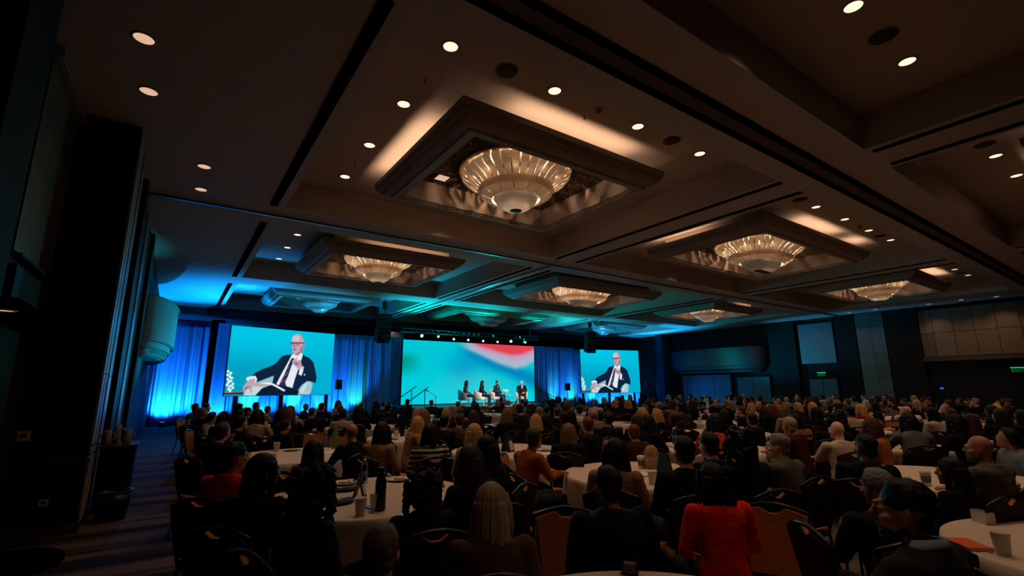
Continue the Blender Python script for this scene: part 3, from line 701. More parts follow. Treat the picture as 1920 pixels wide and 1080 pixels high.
# handrails
M_rail = mat('black_rail', (10, 11, 12), .35, metal=.6)
def handrail(label, p0, p1, posts, y, zf):
    t = thing('handrail', label, 'railing', (0, y, 0), 0, 'stage handrails')
    m = MB(); m.tube([(p0[0], 0, p0[1]), (p1[0], 0, p1[1])], .024, 8); m.build('rail', M_rail, t)
    for x in posts:
        f = (x-p0[0])/(p1[0]-p0[0]); z = p0[1]+f*(p1[1]-p0[1]); m = MB(); m.tube([(x, 0, zf(x)), (x, 0, z)], .02, 8); m.build('post', M_rail, t)
zl = lambda x: .8 if x > 9.6 else .42
handrail('back handrail of the left stage steps', (8.4, .80), (9.95, 1.83), (9.7,), 22.6, zl); handrail('front handrail of the left stage steps', (8.3, .52), (10.15, 1.76), (8.5, 10.0), 21.7, zl)
zr = lambda x: .8 if x < 18.2 else .66
handrail('front handrail of the right stage steps', (16.95, 1.60), (18.3, .92), (17.05,), 21.8, zr); handrail('back handrail of the right stage steps', (17.3, 1.82), (19.2, .95), (17.4, 18.9), 22.6, zr)

# ------------------------------------------------------------------ truss with lamps, line arrays, stands
t = thing('light_truss', 'black lighting bar hung above the centre screen', 'truss', (13.0, 22.0, 4.42))
for dy, dz in ((-.1, 0), (.1, 0), (0, .17)):
    m = MB(); m.tube([(-4.2, dy, dz), (4.2, dy, dz)], .024, 8); m.build('chord', M_pipe, t)
m = MB()
for i in range(28):
    x = -4.2+.3*i; m.tube([(x, -.1, 0), (x+.15, 0, .17), (x+.3, .1, 0)], .009, 5); m.tube([(x, .1, 0), (x+.3, -.1, 0)], .009, 5)
m.build('lacing', M_pipe, t)
for x, h_ in ((-3.6, 1.13), (3.6, 1.75)): m = MB(); m.tube([(x, 0, .17), (x, 0, h_)], .008, 6); m.build('hanger_cable', M_pipe, t)
LC = {'t': (150, 255, 255), 'w': (255, 214, 255)}
for i, (px, py, c) in enumerate(((791, 629.5, 't'), (822, 631, 't'), (851, 636, 'w'), (878, 637.5, 'w'), (906, 639.5, 'w'), (933, 641, 'w'), (958, 640, 't'), (985, 642, 't'))):
    p = at(px, py, Y=21.7)
    t = thing('stage_lamp', '%s stage lamp on the bar over the centre screen, %s from the left' % ('bright cyan' if i in (0, 6) else 'cyan' if c == 't' else 'pinkish white', ['first', 'second', 'third', 'fourth', 'fifth', 'sixth', 'seventh', 'eighth'][i]), 'stage light', p, 0, 'lamps on the stage light bar')
    d = Vector((-p.x*.55, -p.y*.6, -1.6)).normalized()
    m = MB(); m.tube([d*.0, -d*.12, -d*.26], [.085, .09, .06], 14); m.build('housing', M_can, t, True)
    m = MB(); m.tube([d*.001, d*.006], [.07 if i in (0, 6) else .05]*2, 14); m.build('lens', emis('stage_lens_'+c, LC[c], 4.0), t)
    m = MB(); zt = 4.42-p.z; m.box((0, .1, zt/2+.02), (.03, .03, zt+.04)); m.box((0, .14, zt), (.04, .16, .04)); m.box((0, .06, .02), (.2, .1, .03)); m.build('bracket', M_can, t)
spot('front_light', (12.2, 17.0, 5.3), (14.9, 22.5, 1.6), (1, .86, .80), 2300, 34, .6); spot('front_light', (17.5, 17.0, 5.3), (14.9, 22.5, 1.6), (1, .86, .80), 2300, 34, .6)
M_cab = mat('speaker_cabinet', (13, 13, 15), .55); M_mesh = mat('speaker_mesh', (30, 32, 36), .6, scale=90, var=.6)
def line_array(x, label):
    t = thing('hanging_loudspeaker', label, 'speaker', (x, 21.94, 0), math.atan2(x-8, 30)*-.6, 'line array loudspeakers'); z = 5.12; y = 0
    for k in range(6):
        a = math.radians(k*4.0); m = MB(); m.box((0, y, z-.105), (.62, .46, .2), 0, a, 1.0); cb_ = m.build('cabinet', M_cab, t)
        m = MB(); m.box((0, y-.235*math.cos(a), z-.105-.235*math.sin(a)), (.56, .02, .17), 0, a); m.build('grille', M_mesh, cb_)
        z -= .208; y += .208*math.sin(a)
    m = MB(); m.box((0, 0, 5.15), (.5, .5, .04)); m.build('fly_frame', M_pipe, t)
    m = MB(); m.tube([(0, 0, 5.16), (0, 0, 5.55)], .012, 6); m.build('chain', M_pipe, t)
    m = MB(); m.box((0, 0, 5.62), (.16, .16, .36)); m.build('hoist', M_cab, t); m = MB(); m.tube([(0, 0, 5.8), (0, 0, 6.17)], .01, 6); m.build('hook_chain', M_pipe, t)
line_array(7.9, 'black line array loudspeaker hanging left of the centre screen'); line_array(21.3, 'black line array loudspeaker hanging in front of the right screen')
def stand_speaker(x, y, z, label):
    t = thing('loudspeaker_on_stand', label, 'speaker', (x, y, 0), 0, 'loudspeakers on stands')
    m = MB(); m.box((0, 0, z), (.26, .26, .46), 0, 0, .96); cb_ = m.build('cabinet', M_cab, t); m = MB(); m.box((0, -.135, z), (.22, .012, .4)); m.build('grille', M_mesh, cb_)
    m = MB(); m.tube([(0, 0, .1), (0, 0, z-.22)], .02, 8); m.build('pole', M_pipe, t)
    for k in range(3): m = MB(); a = k*2.094+.5; m.tube([(0, 0, .55), (.45*math.cos(a), .45*math.sin(a), .02)], .013, 6); m.build('leg', M_pipe, t)
stand_speaker(6.53, 23.9, 1.92, 'small loudspeaker on a pole between the left screen and the stage'); stand_speaker(28.76, 23.9, 1.80, 'small loudspeaker on a pole right of the right screen'); stand_speaker(21.0, 23.9, 1.75, 'small loudspeaker on a pole left of the right screen')
t = thing('microphone_stand', 'boom microphone stand at the left of the stage', 'stand', (10.6, 21.75, .8))
m = MB(); m.tube([(0, 0, 0.02), (0, 0, .55)], .012, 6); m.build('pole', M_rail, t); m = MB(); m.tube([(.05, 0, .5), (-.45, -.1, .78)], .009, 6); m.build('boom', M_rail, t)
m = MB(); m.limb((-.45, -.1, .78), (-.6, -.12, .84), .018, .026, 10); m.build('microphone', M_cab, t); m = MB(); m.lathe([(.13, 0), (.12, .02), (.02, .03)], 16); m.build('base', M_rail, t)
for x, y, z, lab in ((14.55, 21.72, .8, 'black floor monitor at the stage edge between the seated men'), (17.6, 21.75, .8, 'black floor monitor at the right end of the stage'), (16.95, 23.4, .8, 'dark road case on the right of the stage')):
    t = thing('floor_monitor', lab, 'speaker', (x, y, z)); m = MB(); m.prism([(-.2, 0), (.2, 0), (.2, .12), (-.08, .26), (-.2, .2)], -.32, .32, 'yz'); cb_ = m.build('cabinet', M_cab, t)
    m = MB(); m.box((0, -.15, .215), (.5, .2, .01), 0, math.radians(26)); m.build('grille', M_mesh, cb_)
# ------------------------------------------------------------------ people
def remesh(mb, voxel, smooth=2, name='body', disp=None):
    me = mb.mesh(name); ob = bpy.data.objects.new('tmp', me); C.objects.link(ob)
    r = ob.modifiers.new('r', 'REMESH'); r.mode = 'VOXEL'; r.voxel_size = voxel; r.use_smooth_shade = True
    if smooth: s = ob.modifiers.new('s', 'SMOOTH'); s.iterations = smooth; s.factor = .5
    dg = bpy.context.evaluated_depsgraph_get(); out = bpy.data.meshes.new_from_object(ob.evaluated_get(dg)); out.name = name
    bpy.data.objects.remove(ob); bpy.data.meshes.remove(me)
    if disp:
        for v in out.vertices: v.co += disp(v.co)
    for p in out.polygons: p.use_smooth = True
    return out

HC = Vector((0, .035, 1.185))
POSE = {  # wrist, elbow for left (-x) and right (+x); lean forward in degrees
 'lap': (((-.10, .30, .63), (-.255, .05, .74)), ((.10, .30, .63), (.255, .05, .74)), 3),
 'table': (((-.13, .40, .795), (-.27, .13, .80)), ((.12, .42, .795), (.27, .13, .80)), 8),
 'folded': (((.12, .26, .83), (-.25, .16, .80)), ((-.12, .28, .81), (.25, .16, .79)), 4),
 'chin': (((-.05, .27, 1.03), (-.2, .33, .81)), ((.1, .38, .795), (.26, .14, .80)), 8),
 'mic': (((-.11, .22, .66), (-.27, .02, .76)), ((.06, .22, 1.06), (.27, .12, .84)), 0),
 'phone': (((-.13, .36, .86), (-.26, .10, .78)), ((.02, .40, .88), (.26, .12, .79)), 8),
}
def leaned(p, deg):
    p = Vector(p); a = math.radians(deg); z = p.z-.55; y = p.y
    if z <= 0: return p
    return Vector((p.x, y*math.cos(a)+z*math.sin(a), .55+z*math.cos(a)-y*math.sin(a)))
def head_prims(m, T, face=True):
    def e(c, r, rx=0.0): m.ell(T(Vector(c)), r, 16, 12, rx)
    e((0, -.012, .028), (.075, .094, .092)); e((0, .022, -.035), (.062, .075, .085)); e((0, .04, -.085), (.044, .05, .035))
    if face:
        m.limb(T(Vector((0, .092, .012))), T(Vector((0, .112, -.022))), .009, .014, 8); e((0, .10, -.026), (.018, .014, .010))
        e((0, .082, .028), (.05, .014, .010)); e((0, .090, -.060), (.024, .012, .006)); e((0, .088, -.072), (.021, .012, .007)); e((0, .078, -.102), (.024, .02, .018))
        for s in (-1, 1): e((s*.076, -.008, -.012), (.009, .02, .032)); e((s*.045, .066, -.028), (.022, .022, .016)); e((s*.031, .079, .006), (.014, .010, .008))
def hand(m, wrist, elbow, s, curl=.5):
    w_, e_ = Vector(wrist), Vector(elbow); d = (w_-e_).normalized(); up_ = Vector((0, 0, 1)); side = d.cross(up_).normalized(); n = side.cross(d)
    L = []
    for k, (off, ln) in enumerate(((-.030, .068), (-.010, .078), (.010, .074), (.029, .058))):
        b = w_+d*.085+side*off*s
        p1 = b+d*ln*.45-n*ln*.12*curl; p2 = p1+d*ln*.3-n*ln*.25*curl; p3 = p2+d*ln*.22-n*ln*.3*curl
        L.append(([b-d*.02, p1, p2, p3], [.0095, .0088, .0078, .006]))
    b = w_+d*.03-side*.03*s
    L.append(([b, b+d*.03-side*.025*s, b+d*.06-side*.03*s-n*.01], [.0115, .010, .0075]))
    return L
def arms_of(pose): l, r, ln = POSE[pose]; return l, r, ln
def body_mesh(pose, yaw, voxel, stage=False):
    l, r, ln = arms_of(pose); m = MB(); lean = lambda p: leaned(p, ln)
    hc = lean(HC); R = Matrix.Rotation(math.radians(yaw), 4, 'Z')
    head_prims(m, lambda c: hc + (R @ c))
    m.limb(lean((0, -.012, 1.00)), hc+R @ Vector((0, -.02, -.06)), .058, .052)
    sec = [(.50, .14, .11, 0), (.62, .14, .105, -.005), (.74, .128, .098, -.012), (.86, .145, .105, -.008), (.95, .16, .10, -.005), (1.01, .13, .075, -.008), (1.05, .06, .055, -.01)]
    m.rings([[lean((a*math.cos(t), y+b*math.sin(t), z)) for t in [2*PI*k/20 for k in range(20)]] for z, a, b, y in sec])
    F = []
    for s, (w_, e_) in ((-1, l), (1, r)):
        sh = lean((s*.175, -.008, .985))
        m.limb(sh, e_, .046, .036, 10); m.limb(e_, w_, .036, .026, 10)
        wv, ev = Vector(w_), Vector(e_); d = (wv-ev).normalized()
        sd = d.cross(Vector((0, 0, 1))).normalized()
        m.limb(wv, wv+d*.05, .026, .03, 10)
        for o in (-.018, .018): m.limb(wv+sd*o+d*.03, wv+d*.085+sd*o, .019, .017, 8)
        F += hand(m, w_, e_, s)
    for s in (-1, 1):
        kx = .13 if not stage else .15
        m.limb((s*.09, .02, .525), (s*kx, .43, .515), .075, .055, 12); m.limb((s*kx, .43, .51), (s*kx, .45, .10), .05, .034, 12); m.limb((s*kx, .44, .06), (s*(kx+.01), .58, .035), .036, .026, 10)
    me = remesh(m, voxel, 2)
    bm = bmesh.new(); bm.from_mesh(me); q = MB(); q.bm.free(); q.bm = bm
    for pts, rad in F: q.tube(pts, rad, 7)
    bm.to_mesh(me); bm.free()
    for p in me.polygons: p.use_smooth = True
    return me
def wrinkle(sc_, amp):
    from mathutils import noise
    return lambda c: Vector((noise.noise(c*sc_), noise.noise(c*sc_+Vector((9, 3, 1))), noise.noise(c*sc_+Vector((2, 7, 5)))))*amp
def top_mesh(pose, voxel, fem=False, bulk=1.0):
    l, r, ln = arms_of(pose); m = MB(); lean = lambda p: leaned(p, ln); k = bulk*(.92 if fem else 1)
    sec = [(.47, .185, .145, 0), (.58, .178, .14, -.004), (.70, .158 if fem else .168, .125, -.012), (.82, .168 if fem else .182, .13, -.006), (.92, .192, .128, -.006), (.985, .195, .114, -.008), (1.03, .14, .094, -.012), (1.062, .085, .076, -.014)]
    m.rings([[lean((a*k*math.cos(t), y+b*k*math.sin(t), z)) for t in [2*PI*q/24 for q in range(24)]] for z, a, b, y in sec])
    for s, (w_, e_) in ((-1, l), (1, r)):
        sh = lean((s*.180*max(k, .96), -.008, .980)); wv, ev = Vector(w_), Vector(e_)
        m.limb(sh, ev, .074*max(k, .96), .054*k, 12); m.limb(ev, ev.lerp(wv, .93), .052*k, .038*k, 12)
    return remesh(m, voxel, 3, 'top', lambda c: wrinkle(8, .009)(c)+wrinkle(20, .0035)(Vector((c.x*.6, c.y*.6, c.z*2.4))))
def legs_mesh(voxel, stage=False):
    m = MB(); m.ell((0, .0, .50), (.185, .15, .075))
    for s in (-1, 1):
        kx = .13 if not stage else .15
        m.limb((s*.09, .02, .525), (s*kx, .43, .52), .09, .068, 12); m.limb((s*kx, .43, .515), (s*kx, .45, .13), .065, .052, 12)
    return remesh(m, voxel, 2, 'trousers', wrinkle(14, .006))
def shoe_mesh(s, stage=False):
    kx = .13 if not stage else .15
    m = MB(); m.limb((s*kx, .42, .055), (s*(kx+.012), .60, .038), .045, .036, 12); m.box((s*(kx+.006), .51, .012), (.085, .24, .024)); return m.mesh('shoe', True)
def hair_mesh(style, voxel):
    m = MB(); rnd = random.Random(len(style)*7); dsp = None
    from mathutils import noise
    strands = lambda amp: (lambda c: Vector((c.x, c.y, 0)).normalized()*amp*(noise.noise(Vector((math.atan2(c.x, c.y+.02)*9, c.z*2.2, 1.7)))*1.6+noise.noise(Vector((math.atan2(c.x, c.y+.02)*24, c.z*5, 5.1)))+noise.noise(Vector((c.x*9, c.y*9, c.z*5)))*1.2))
    if style == 'short':
        m.ell((0, -.026, .042), (.083, .098, .090)); m.ell((0, -.058, -.025), (.068, .048, .055)); m.ell((0, .0, .100), (.060, .055, .030)); dsp = wrinkle(55, .004)
    elif style == 'rim':
        m.ell((0, -.03, -.005), (.082, .082, .042)); m.ell((0, -.06, -.03), (.066, .045, .05)); dsp = wrinkle(40, .004)
    elif style == 'bun':
        m.ell((0, -.014, .03), (.081, .098, .097)); m.ell((0, -.10, .06), (.042, .042, .042)); dsp = strands(.002)
    elif style in ('long', 'bob'):
        low = -.36 if style == 'long' else -.185
        m.ell((0, -.016, .034), (.090, .104, .102))
        R = []
        for i in range(9):
            f = i/8; z = .04+(low-.04)*f; a = .090+.028*math.sin(f*2.2)-(.05*max(0, f-.75)*4*.4 if style == 'long' else -.006); b = .072-.012*f; y = -.05-.035*f
            R.append([(a*math.cos(t), y+b*math.sin(t), z) for t in [2*PI*k/22 for k in range(22)]])
        m.rings(R)
        for s in (-1, 1): m.tube([(s*.07, .035, .07), (s*.088, .03, 0), (s*.094, .022, -.09), (s*.085, .03, -.16 if style == 'bob' else -.26)], [.02, .026, .028, .016], 10)
        dsp = strands(.0045)
    elif style == 'curly':
        for i in range(230):
            t = rnd.uniform(0, 2*PI); z = rnd.uniform(-.27, .14); rad = .115 if z < .05 else .115*math.sqrt(max(.05, 1-((z-.05)/.11)**2))
            y = rad*math.sin(t)-.03
            if y > .035 and z < .075: continue
            m.ell((rad*math.cos(t), y, z), (rnd.uniform(.014, .03),)*3, 8, 6)
        m.ell((0, -.03, .0), (.1, .095, .13)); dsp = wrinkle(70, .009)
    elif style == 'beard':
        m.ell((0, .045, -.092), (.050, .052, .036)); m.ell((0, .008, -.075), (.0655, .045, .034)); m.ell((0, .098, -.049), (.024, .008, .005)); dsp = wrinkle(60, .003)
    return remesh(m, voxel, 2, 'hair', dsp)
M_skin = {'a': mat('skin_light', (205, 150, 122), .5, var=.06, scale=9, spec=.35), 'b': mat('skin_tan', (160, 106, 78), .5, var=.06, scale=9, spec=.35), 'c': mat('skin_brown', (104, 66, 46), .48, var=.06, scale=9, spec=.4)}
HCOL = {'black': (14, 11, 10), 'brown': (58, 38, 26), 'lightbrown': (112, 78, 52), 'auburn': (92, 44, 26), 'blond': (176, 134, 84), 'grey': (120, 112, 106), 'greyblond': (150, 128, 100), 'greybrown': (84, 68, 56)}
M_hair = {k: mat('hair_'+k, v, .6, var=.5, scale=30, stretch=(6, 6, .6), spec=.22) for k, v in HCOL.items()}
TCOL = {'black': (15, 15, 17), 'navy': (22, 28, 46), 'grey': (98, 96, 94), 'charcoal': (44, 42, 42), 'beige': (156, 132, 104), 'white': (200, 196, 190), 'maroon': (64, 22, 26), 'tan': (142, 108, 70), 'bluegrey': (108, 114, 126),
        'cream': (186, 168, 144), 'rust': (150, 76, 36), 'red': (190, 20, 26), 'scarlet': (232, 40, 24), 'brown': (84, 54, 40), 'striped': (30, 28, 28), 'mustard': (166, 96, 28), 'coral': (196, 70, 58), 'greyplaid': (86, 80, 74)}
M_top = {k: mat('top_'+k, v, .85, var=.18, scale=40, spec=.15, bump=.15) for k, v in TCOL.items()}
def stripes_mat():
    m, nt, N, L, b = nodes('striped_knit'); tc = N.new('ShaderNodeTexCoord'); wv = N.new('ShaderNodeTexWave'); wv.bands_direction = 'Z'; wv.inputs['Scale'].default_value = 5.2; wv.inputs['Distortion'].default_value = .6
    L.new(tc.outputs['Object'], wv.inputs['Vector']); r = N.new('ShaderNodeValToRGB'); r.color_ramp.interpolation = 'CONSTANT'; e = r.color_ramp.elements
    e[0].color = (.012, .011, .011, 1); e[1].position = .62; e[1].color = (.55, .45, .34, 1); L.new(wv.outputs['Fac'], r.inputs[0]); L.new(r.outputs[0], b.inputs['Base Color']); b.inputs['Roughness'].default_value = .9; return m
M_top['striped'] = stripes_mat()
M_trous = {'d': mat('trousers_dark', (17, 18, 22), .85), 'g': mat('trousers_grey', (60, 58, 56), .85), 'n': mat('trousers_navy', (24, 34, 62), .85)}
M_shoe = mat('shoe_leather', (16, 13, 12), .35); M_shoered = mat('shoe_red', (190, 20, 24), .5); M_shoewhite = mat('shoe_white', (206, 200, 190), .5)
PCACHE = {}
def cached(key, fn):
    if key not in PCACHE: PCACHE[key] = fn()
    return PCACHE[key]
def put(nm, me, m, parent):
    o = bpy.data.objects.new(nm, me); C.objects.link(o); o.parent = parent
    if len(me.materials) == 0: me.materials.append(None)
    o.material_slots[0].link = 'OBJECT'; o.material_slots[0].material = m; return o
def person(label, loc, body, headyaw, hair, hcol, top, skin='a', pose='lap', scale=1.0, fem=False, vox=.011, beard=False, glasses=False, trous='d', shoe=None, group=None, stage=False, bulk=1.0):
    t = thing('person', label, 'person', loc, body, group); t.scale = (scale,)*3
    y = int(round(max(-70, min(70, math.degrees(headyaw)))/14)*14)
    put('body', cached(('b', pose, y, vox, stage), lambda: body_mesh(pose, y, vox, stage)), M_skin[skin], t)
    put('top', cached(('t', pose, fem, bulk, vox), lambda: top_mesh(pose, max(.012, vox*1.3), fem, bulk)), M_top[top], t)
    put('trousers', cached(('l', stage, vox), lambda: legs_mesh(max(.016, vox*1.5), stage)), M_trous[trous], t)
    for s in (-1, 1): put('shoe', cached(('s', s, stage), lambda: shoe_mesh(s, stage)), shoe or M_shoe, t)
    hc = leaned(HC, POSE[pose][2])
    def onhead(nm, me, m): o = put(nm, me, m, t); o.location = hc; o.rotation_euler = (0, 0, math.radians(y)); return o
    if hair != 'bald': onhead('hair', cached(('h', hair, vox), lambda: hair_mesh(hair, max(.006, vox*.6))), M_hair[hcol])
    elif hcol != 'skin': onhead('hair', cached(('h', 'rim', vox), lambda: hair_mesh('rim', max(.006, vox*.6))), M_hair[hcol])
    if beard: onhead('beard', cached(('h', 'beard', vox), lambda: hair_mesh('beard', .005)), M_hair[beard if isinstance(beard, str) else 'black'])
    if glasses:
        def gl():
            m = MB()
            for s in (-1, 1):
                m.tube([(s*.032+.024*math.cos(a), .097-.006*abs(math.cos(a)), .006+.02*math.sin(a)) for a in [2*PI*k/14 for k in range(15)]], .0025, 5); m.tube([(s*.056, .092, .01), (s*.078, .03, .012), (s*.08, -.02, .0)], .0025, 5)
            m.tube([(-.008, .1, .01), (.008, .1, .01)], .0025, 5); return m.mesh('glasses')
        onhead('glasses', cached(('g',), gl), M_black)
    return t
def far_person_mesh(hair, yaw, pose, fem):
    parts = [(body_mesh(pose, yaw, .021), 0), (top_mesh(pose, .026, fem), 2), (legs_mesh(.03), 3)]
    if hair not in ('bald',): parts.append((hair_mesh(hair, .016), 1))
    bm = bmesh.new(); hc = leaned(HC, POSE[pose][2]); M = Matrix.Translation(hc) @ Matrix.Rotation(math.radians(yaw), 4, 'Z')
    for me, mi in parts:
        if mi == 1: me.transform(M)
        for p in me.polygons: p.material_index = mi
        n0 = len(bm.faces); bm.from_mesh(me); bpy.data.meshes.remove(me)
    for s in (-1, 1): 
        sm_ = shoe_mesh(s)
        for p in sm_.polygons: p.material_index = 3
        bm.from_mesh(sm_); bpy.data.meshes.remove(sm_)
    out = bpy.data.meshes.new('person'); bm.to_mesh(out); bm.free()
    for _ in range(4): out.materials.append(None)
    for p in out.polygons: p.use_smooth = True
    return out
def far_person(label, loc, body, headyaw, hair, hcol, top, skin, pose, scale, fem, group):
    y = int(round(max(-60, min(60, math.degrees(headyaw)))/30)*30)
    me = cached(('far', hair, y, pose, fem), lambda: far_person_mesh(hair, y, pose, fem))
    o = bpy.data.objects.new('person', me); C.objects.link(o); o.location = loc; o.rotation_euler = (0, 0, body); o.scale = (scale,)*3
    for i, m_ in enumerate((M_skin[skin], M_hair.get(hcol, M_hair['black']), M_top[top], M_trous['d'])):
        o.material_slots[i].link = 'OBJECT'; o.material_slots[i].material = m_
    return tag(o, label, 'person', group)

# ------------------------------------------------------------------ banquet chairs
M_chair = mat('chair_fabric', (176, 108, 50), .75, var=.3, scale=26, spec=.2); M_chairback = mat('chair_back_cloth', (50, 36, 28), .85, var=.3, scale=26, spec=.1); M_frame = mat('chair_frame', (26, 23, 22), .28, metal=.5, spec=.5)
def rail_z(x): return .878+.052*math.cos(min(1, abs(x)/.225)*PI/2)**1.0
def back_poly(w0, w1, z0, notch=True):
    P = [(-w0, z0), (w0, z0)]
    for k in range(9): x = w1-(w1-.085)*k/8; P.append((x, rail_z(x)-.012))
    P += [(.065, rail_z(.065)-.03), (.03, .872), (-.03, .872), (-.065, rail_z(.065)-.03)]
    for k in range(8, -1, -1): x = w1-(w1-.085)*k/8; P.append((-x, rail_z(x)-.012))
    return P
def chair_parts():
    out = []
    m = MB(); R = []
    for z, k in ((.40, .95), (.415, 1), (.445, 1.0), (.462, .96), (.468, .85)):
        R.append([(x*k, y*k+.0, z) for x, y in ((-.2, -.2), (-.1, -.215), (.1, -.215), (.2, -.2), (.225, -.1), (.225, .1), (.215, .2), (.12, .225), (-.12, .225), (-.215, .2), (-.225, .1), (-.225, -.1))])
    m.rings(R); out.append(('seat', m.mesh('seat', True), M_chair))
    m = MB(); P = back_poly(.17, .214, .50); th = .028
    f = lambda x, z, d: (x, -.225-.16*(z-.45)+d, z)
    m.rings([[f(x, z, -th*.2) for x, z in P], [f(x, z, th*.6) for x, z in P], [f(x*.97, z, th) for x, z in P]])
    out.append(('backrest', m.mesh('backrest'), M_chair))
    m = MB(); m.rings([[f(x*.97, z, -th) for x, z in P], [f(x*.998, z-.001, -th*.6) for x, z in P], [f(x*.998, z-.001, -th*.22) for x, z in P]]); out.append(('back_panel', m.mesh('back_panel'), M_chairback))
    yb = lambda z: -.225-.16*(z-.45)
    m = MB(); top = [(x, yb(rail_z(x)), rail_z(x)) for x in [-.225+.45*k/12 for k in range(13)]]
    m.tube([(-.19, -.205, .42), (-.2, yb(.56), .56), (-.226, yb(.85), .85)], .0145, 8); m.tube([(.19, -.205, .42), (.2, yb(.56), .56), (.226, yb(.85), .85)], .0145, 8)
    m.tube([(-.228, yb(.85), .85)]+top+[(.228, yb(.85), .85)], .0155, 8); m.tube([(-.19, -.19, .40), (-.19, .19, .40), (.19, .19, .40), (.19, -.19, .40), (-.19, -.19, .40)], .012, 6)
    out.append(('frame', m.mesh('frame', True), M_frame))
    for x in (-1, 1):
        m = MB(); m.tube([(x*.19, .19, .41), (x*.195, .205, .0)], [.0135, .0115], 8); out.append(('leg', m.mesh('leg', True), M_frame))
        m = MB(); m.tube([(x*.19, -.2, .43), (x*.195, -.25, .18), (x*.2, -.30, .0)], [.0135, .0125, .0115], 8); out.append(('leg', m.mesh('leg', True), M_frame))
    return out
CH = chair_parts()
bm = bmesh.new()
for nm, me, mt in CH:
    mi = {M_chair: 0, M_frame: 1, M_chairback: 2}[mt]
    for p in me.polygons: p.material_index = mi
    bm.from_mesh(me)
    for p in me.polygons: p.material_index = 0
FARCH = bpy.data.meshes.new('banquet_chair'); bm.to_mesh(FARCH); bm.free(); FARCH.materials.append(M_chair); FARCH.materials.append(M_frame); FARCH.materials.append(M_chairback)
def chair(label, x, y, rz, far=False, group=None):
    if far:
        o = bpy.data.objects.new('banquet_chair', FARCH); C.objects.link(o); o.location = (x, y, 0); o.rotation_euler = (0, 0, rz); return tag(o, label, 'chair', group)
    t = thing('banquet_chair', label, 'chair', (x, y, 0), rz, group)
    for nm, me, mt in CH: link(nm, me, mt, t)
    return t

# ------------------------------------------------------------------ tables
M_cloth = mat('table_linen', (200, 180, 162), .85, var=.05, scale=30, spec=.15); M_leg = mat('table_leg', (20, 20, 21), .4, metal=.5)
def cloth_mesh(seed):
    R0 = .915; n = 96; rnd = random.Random(seed); ph = rnd.uniform(0, 6); rot = rnd.uniform(0, PI/2); rings = []
    for r in (.02, .5, .86, .905): rings.append([(r*math.cos(2*PI*k/n), r*math.sin(2*PI*k/n), .762) for k in range(n)])
    for f in (0, .15, .4, .7, 1.0):
        ring = []
        for k in range(n):
            a = 2*PI*k/n; q = (a-rot) % (PI/2)-PI/4; drop = min(.60, 1.19/math.cos(q)-.0-R0+ (0 if abs(q) < PI/4 else 0)); drop = 1.18/max(abs(math.cos(a-rot)), abs(math.sin(a-rot)))-R0
            drop = .60 if drop > .60 else drop
            amp = .045*f*(.5+drop); rr = R0+.006+.02*f+amp*math.sin(7*a*1.0+ph)+.5*amp*math.sin(15*a+ph*2)
            ring.append((rr*math.cos(a), rr*math.sin(a), .757-drop*f))
        rings.append(ring)
    m = MB(); m.rings(rings, True, True, False); return m.mesh('tablecloth', True)
CLOTH = [cloth_mesh(s) for s in (1, 2, 3)]
m = MB(); m.lathe([(.9, .725), (.91, .73), (.91, .748), (.9, .753)], 48); TOPM = m.mesh('tabletop')
LEGM = []
for k in range(4):
    a = PI/4+k*PI/2; m = MB(); m.tube([(.5*math.cos(a), .5*math.sin(a), .725), (.52*math.cos(a), .52*math.sin(a), .0)], .016, 8); LEGM.append(m.mesh('leg', True))
M_ply = mat('table_plywood', (120, 92, 64), .6)
def table(x, y, where, seed):
    t = thing('round_table', 'round banquet table under the cloth, %s' % where, 'table', (x, y, 0), seed*.7, 'round banquet tables')
    link('tabletop', TOPM, M_ply, t)
    for l in LEGM: link('leg', l, M_leg, t)
    o = link('tablecloth', CLOTH[seed % 3], M_cloth); o.location = (x, y, 0); o.rotation_euler = (0, 0, seed*1.3)
    tag(o, 'white linen cloth on the %s' % where, 'tablecloth', 'white tablecloths'); return t
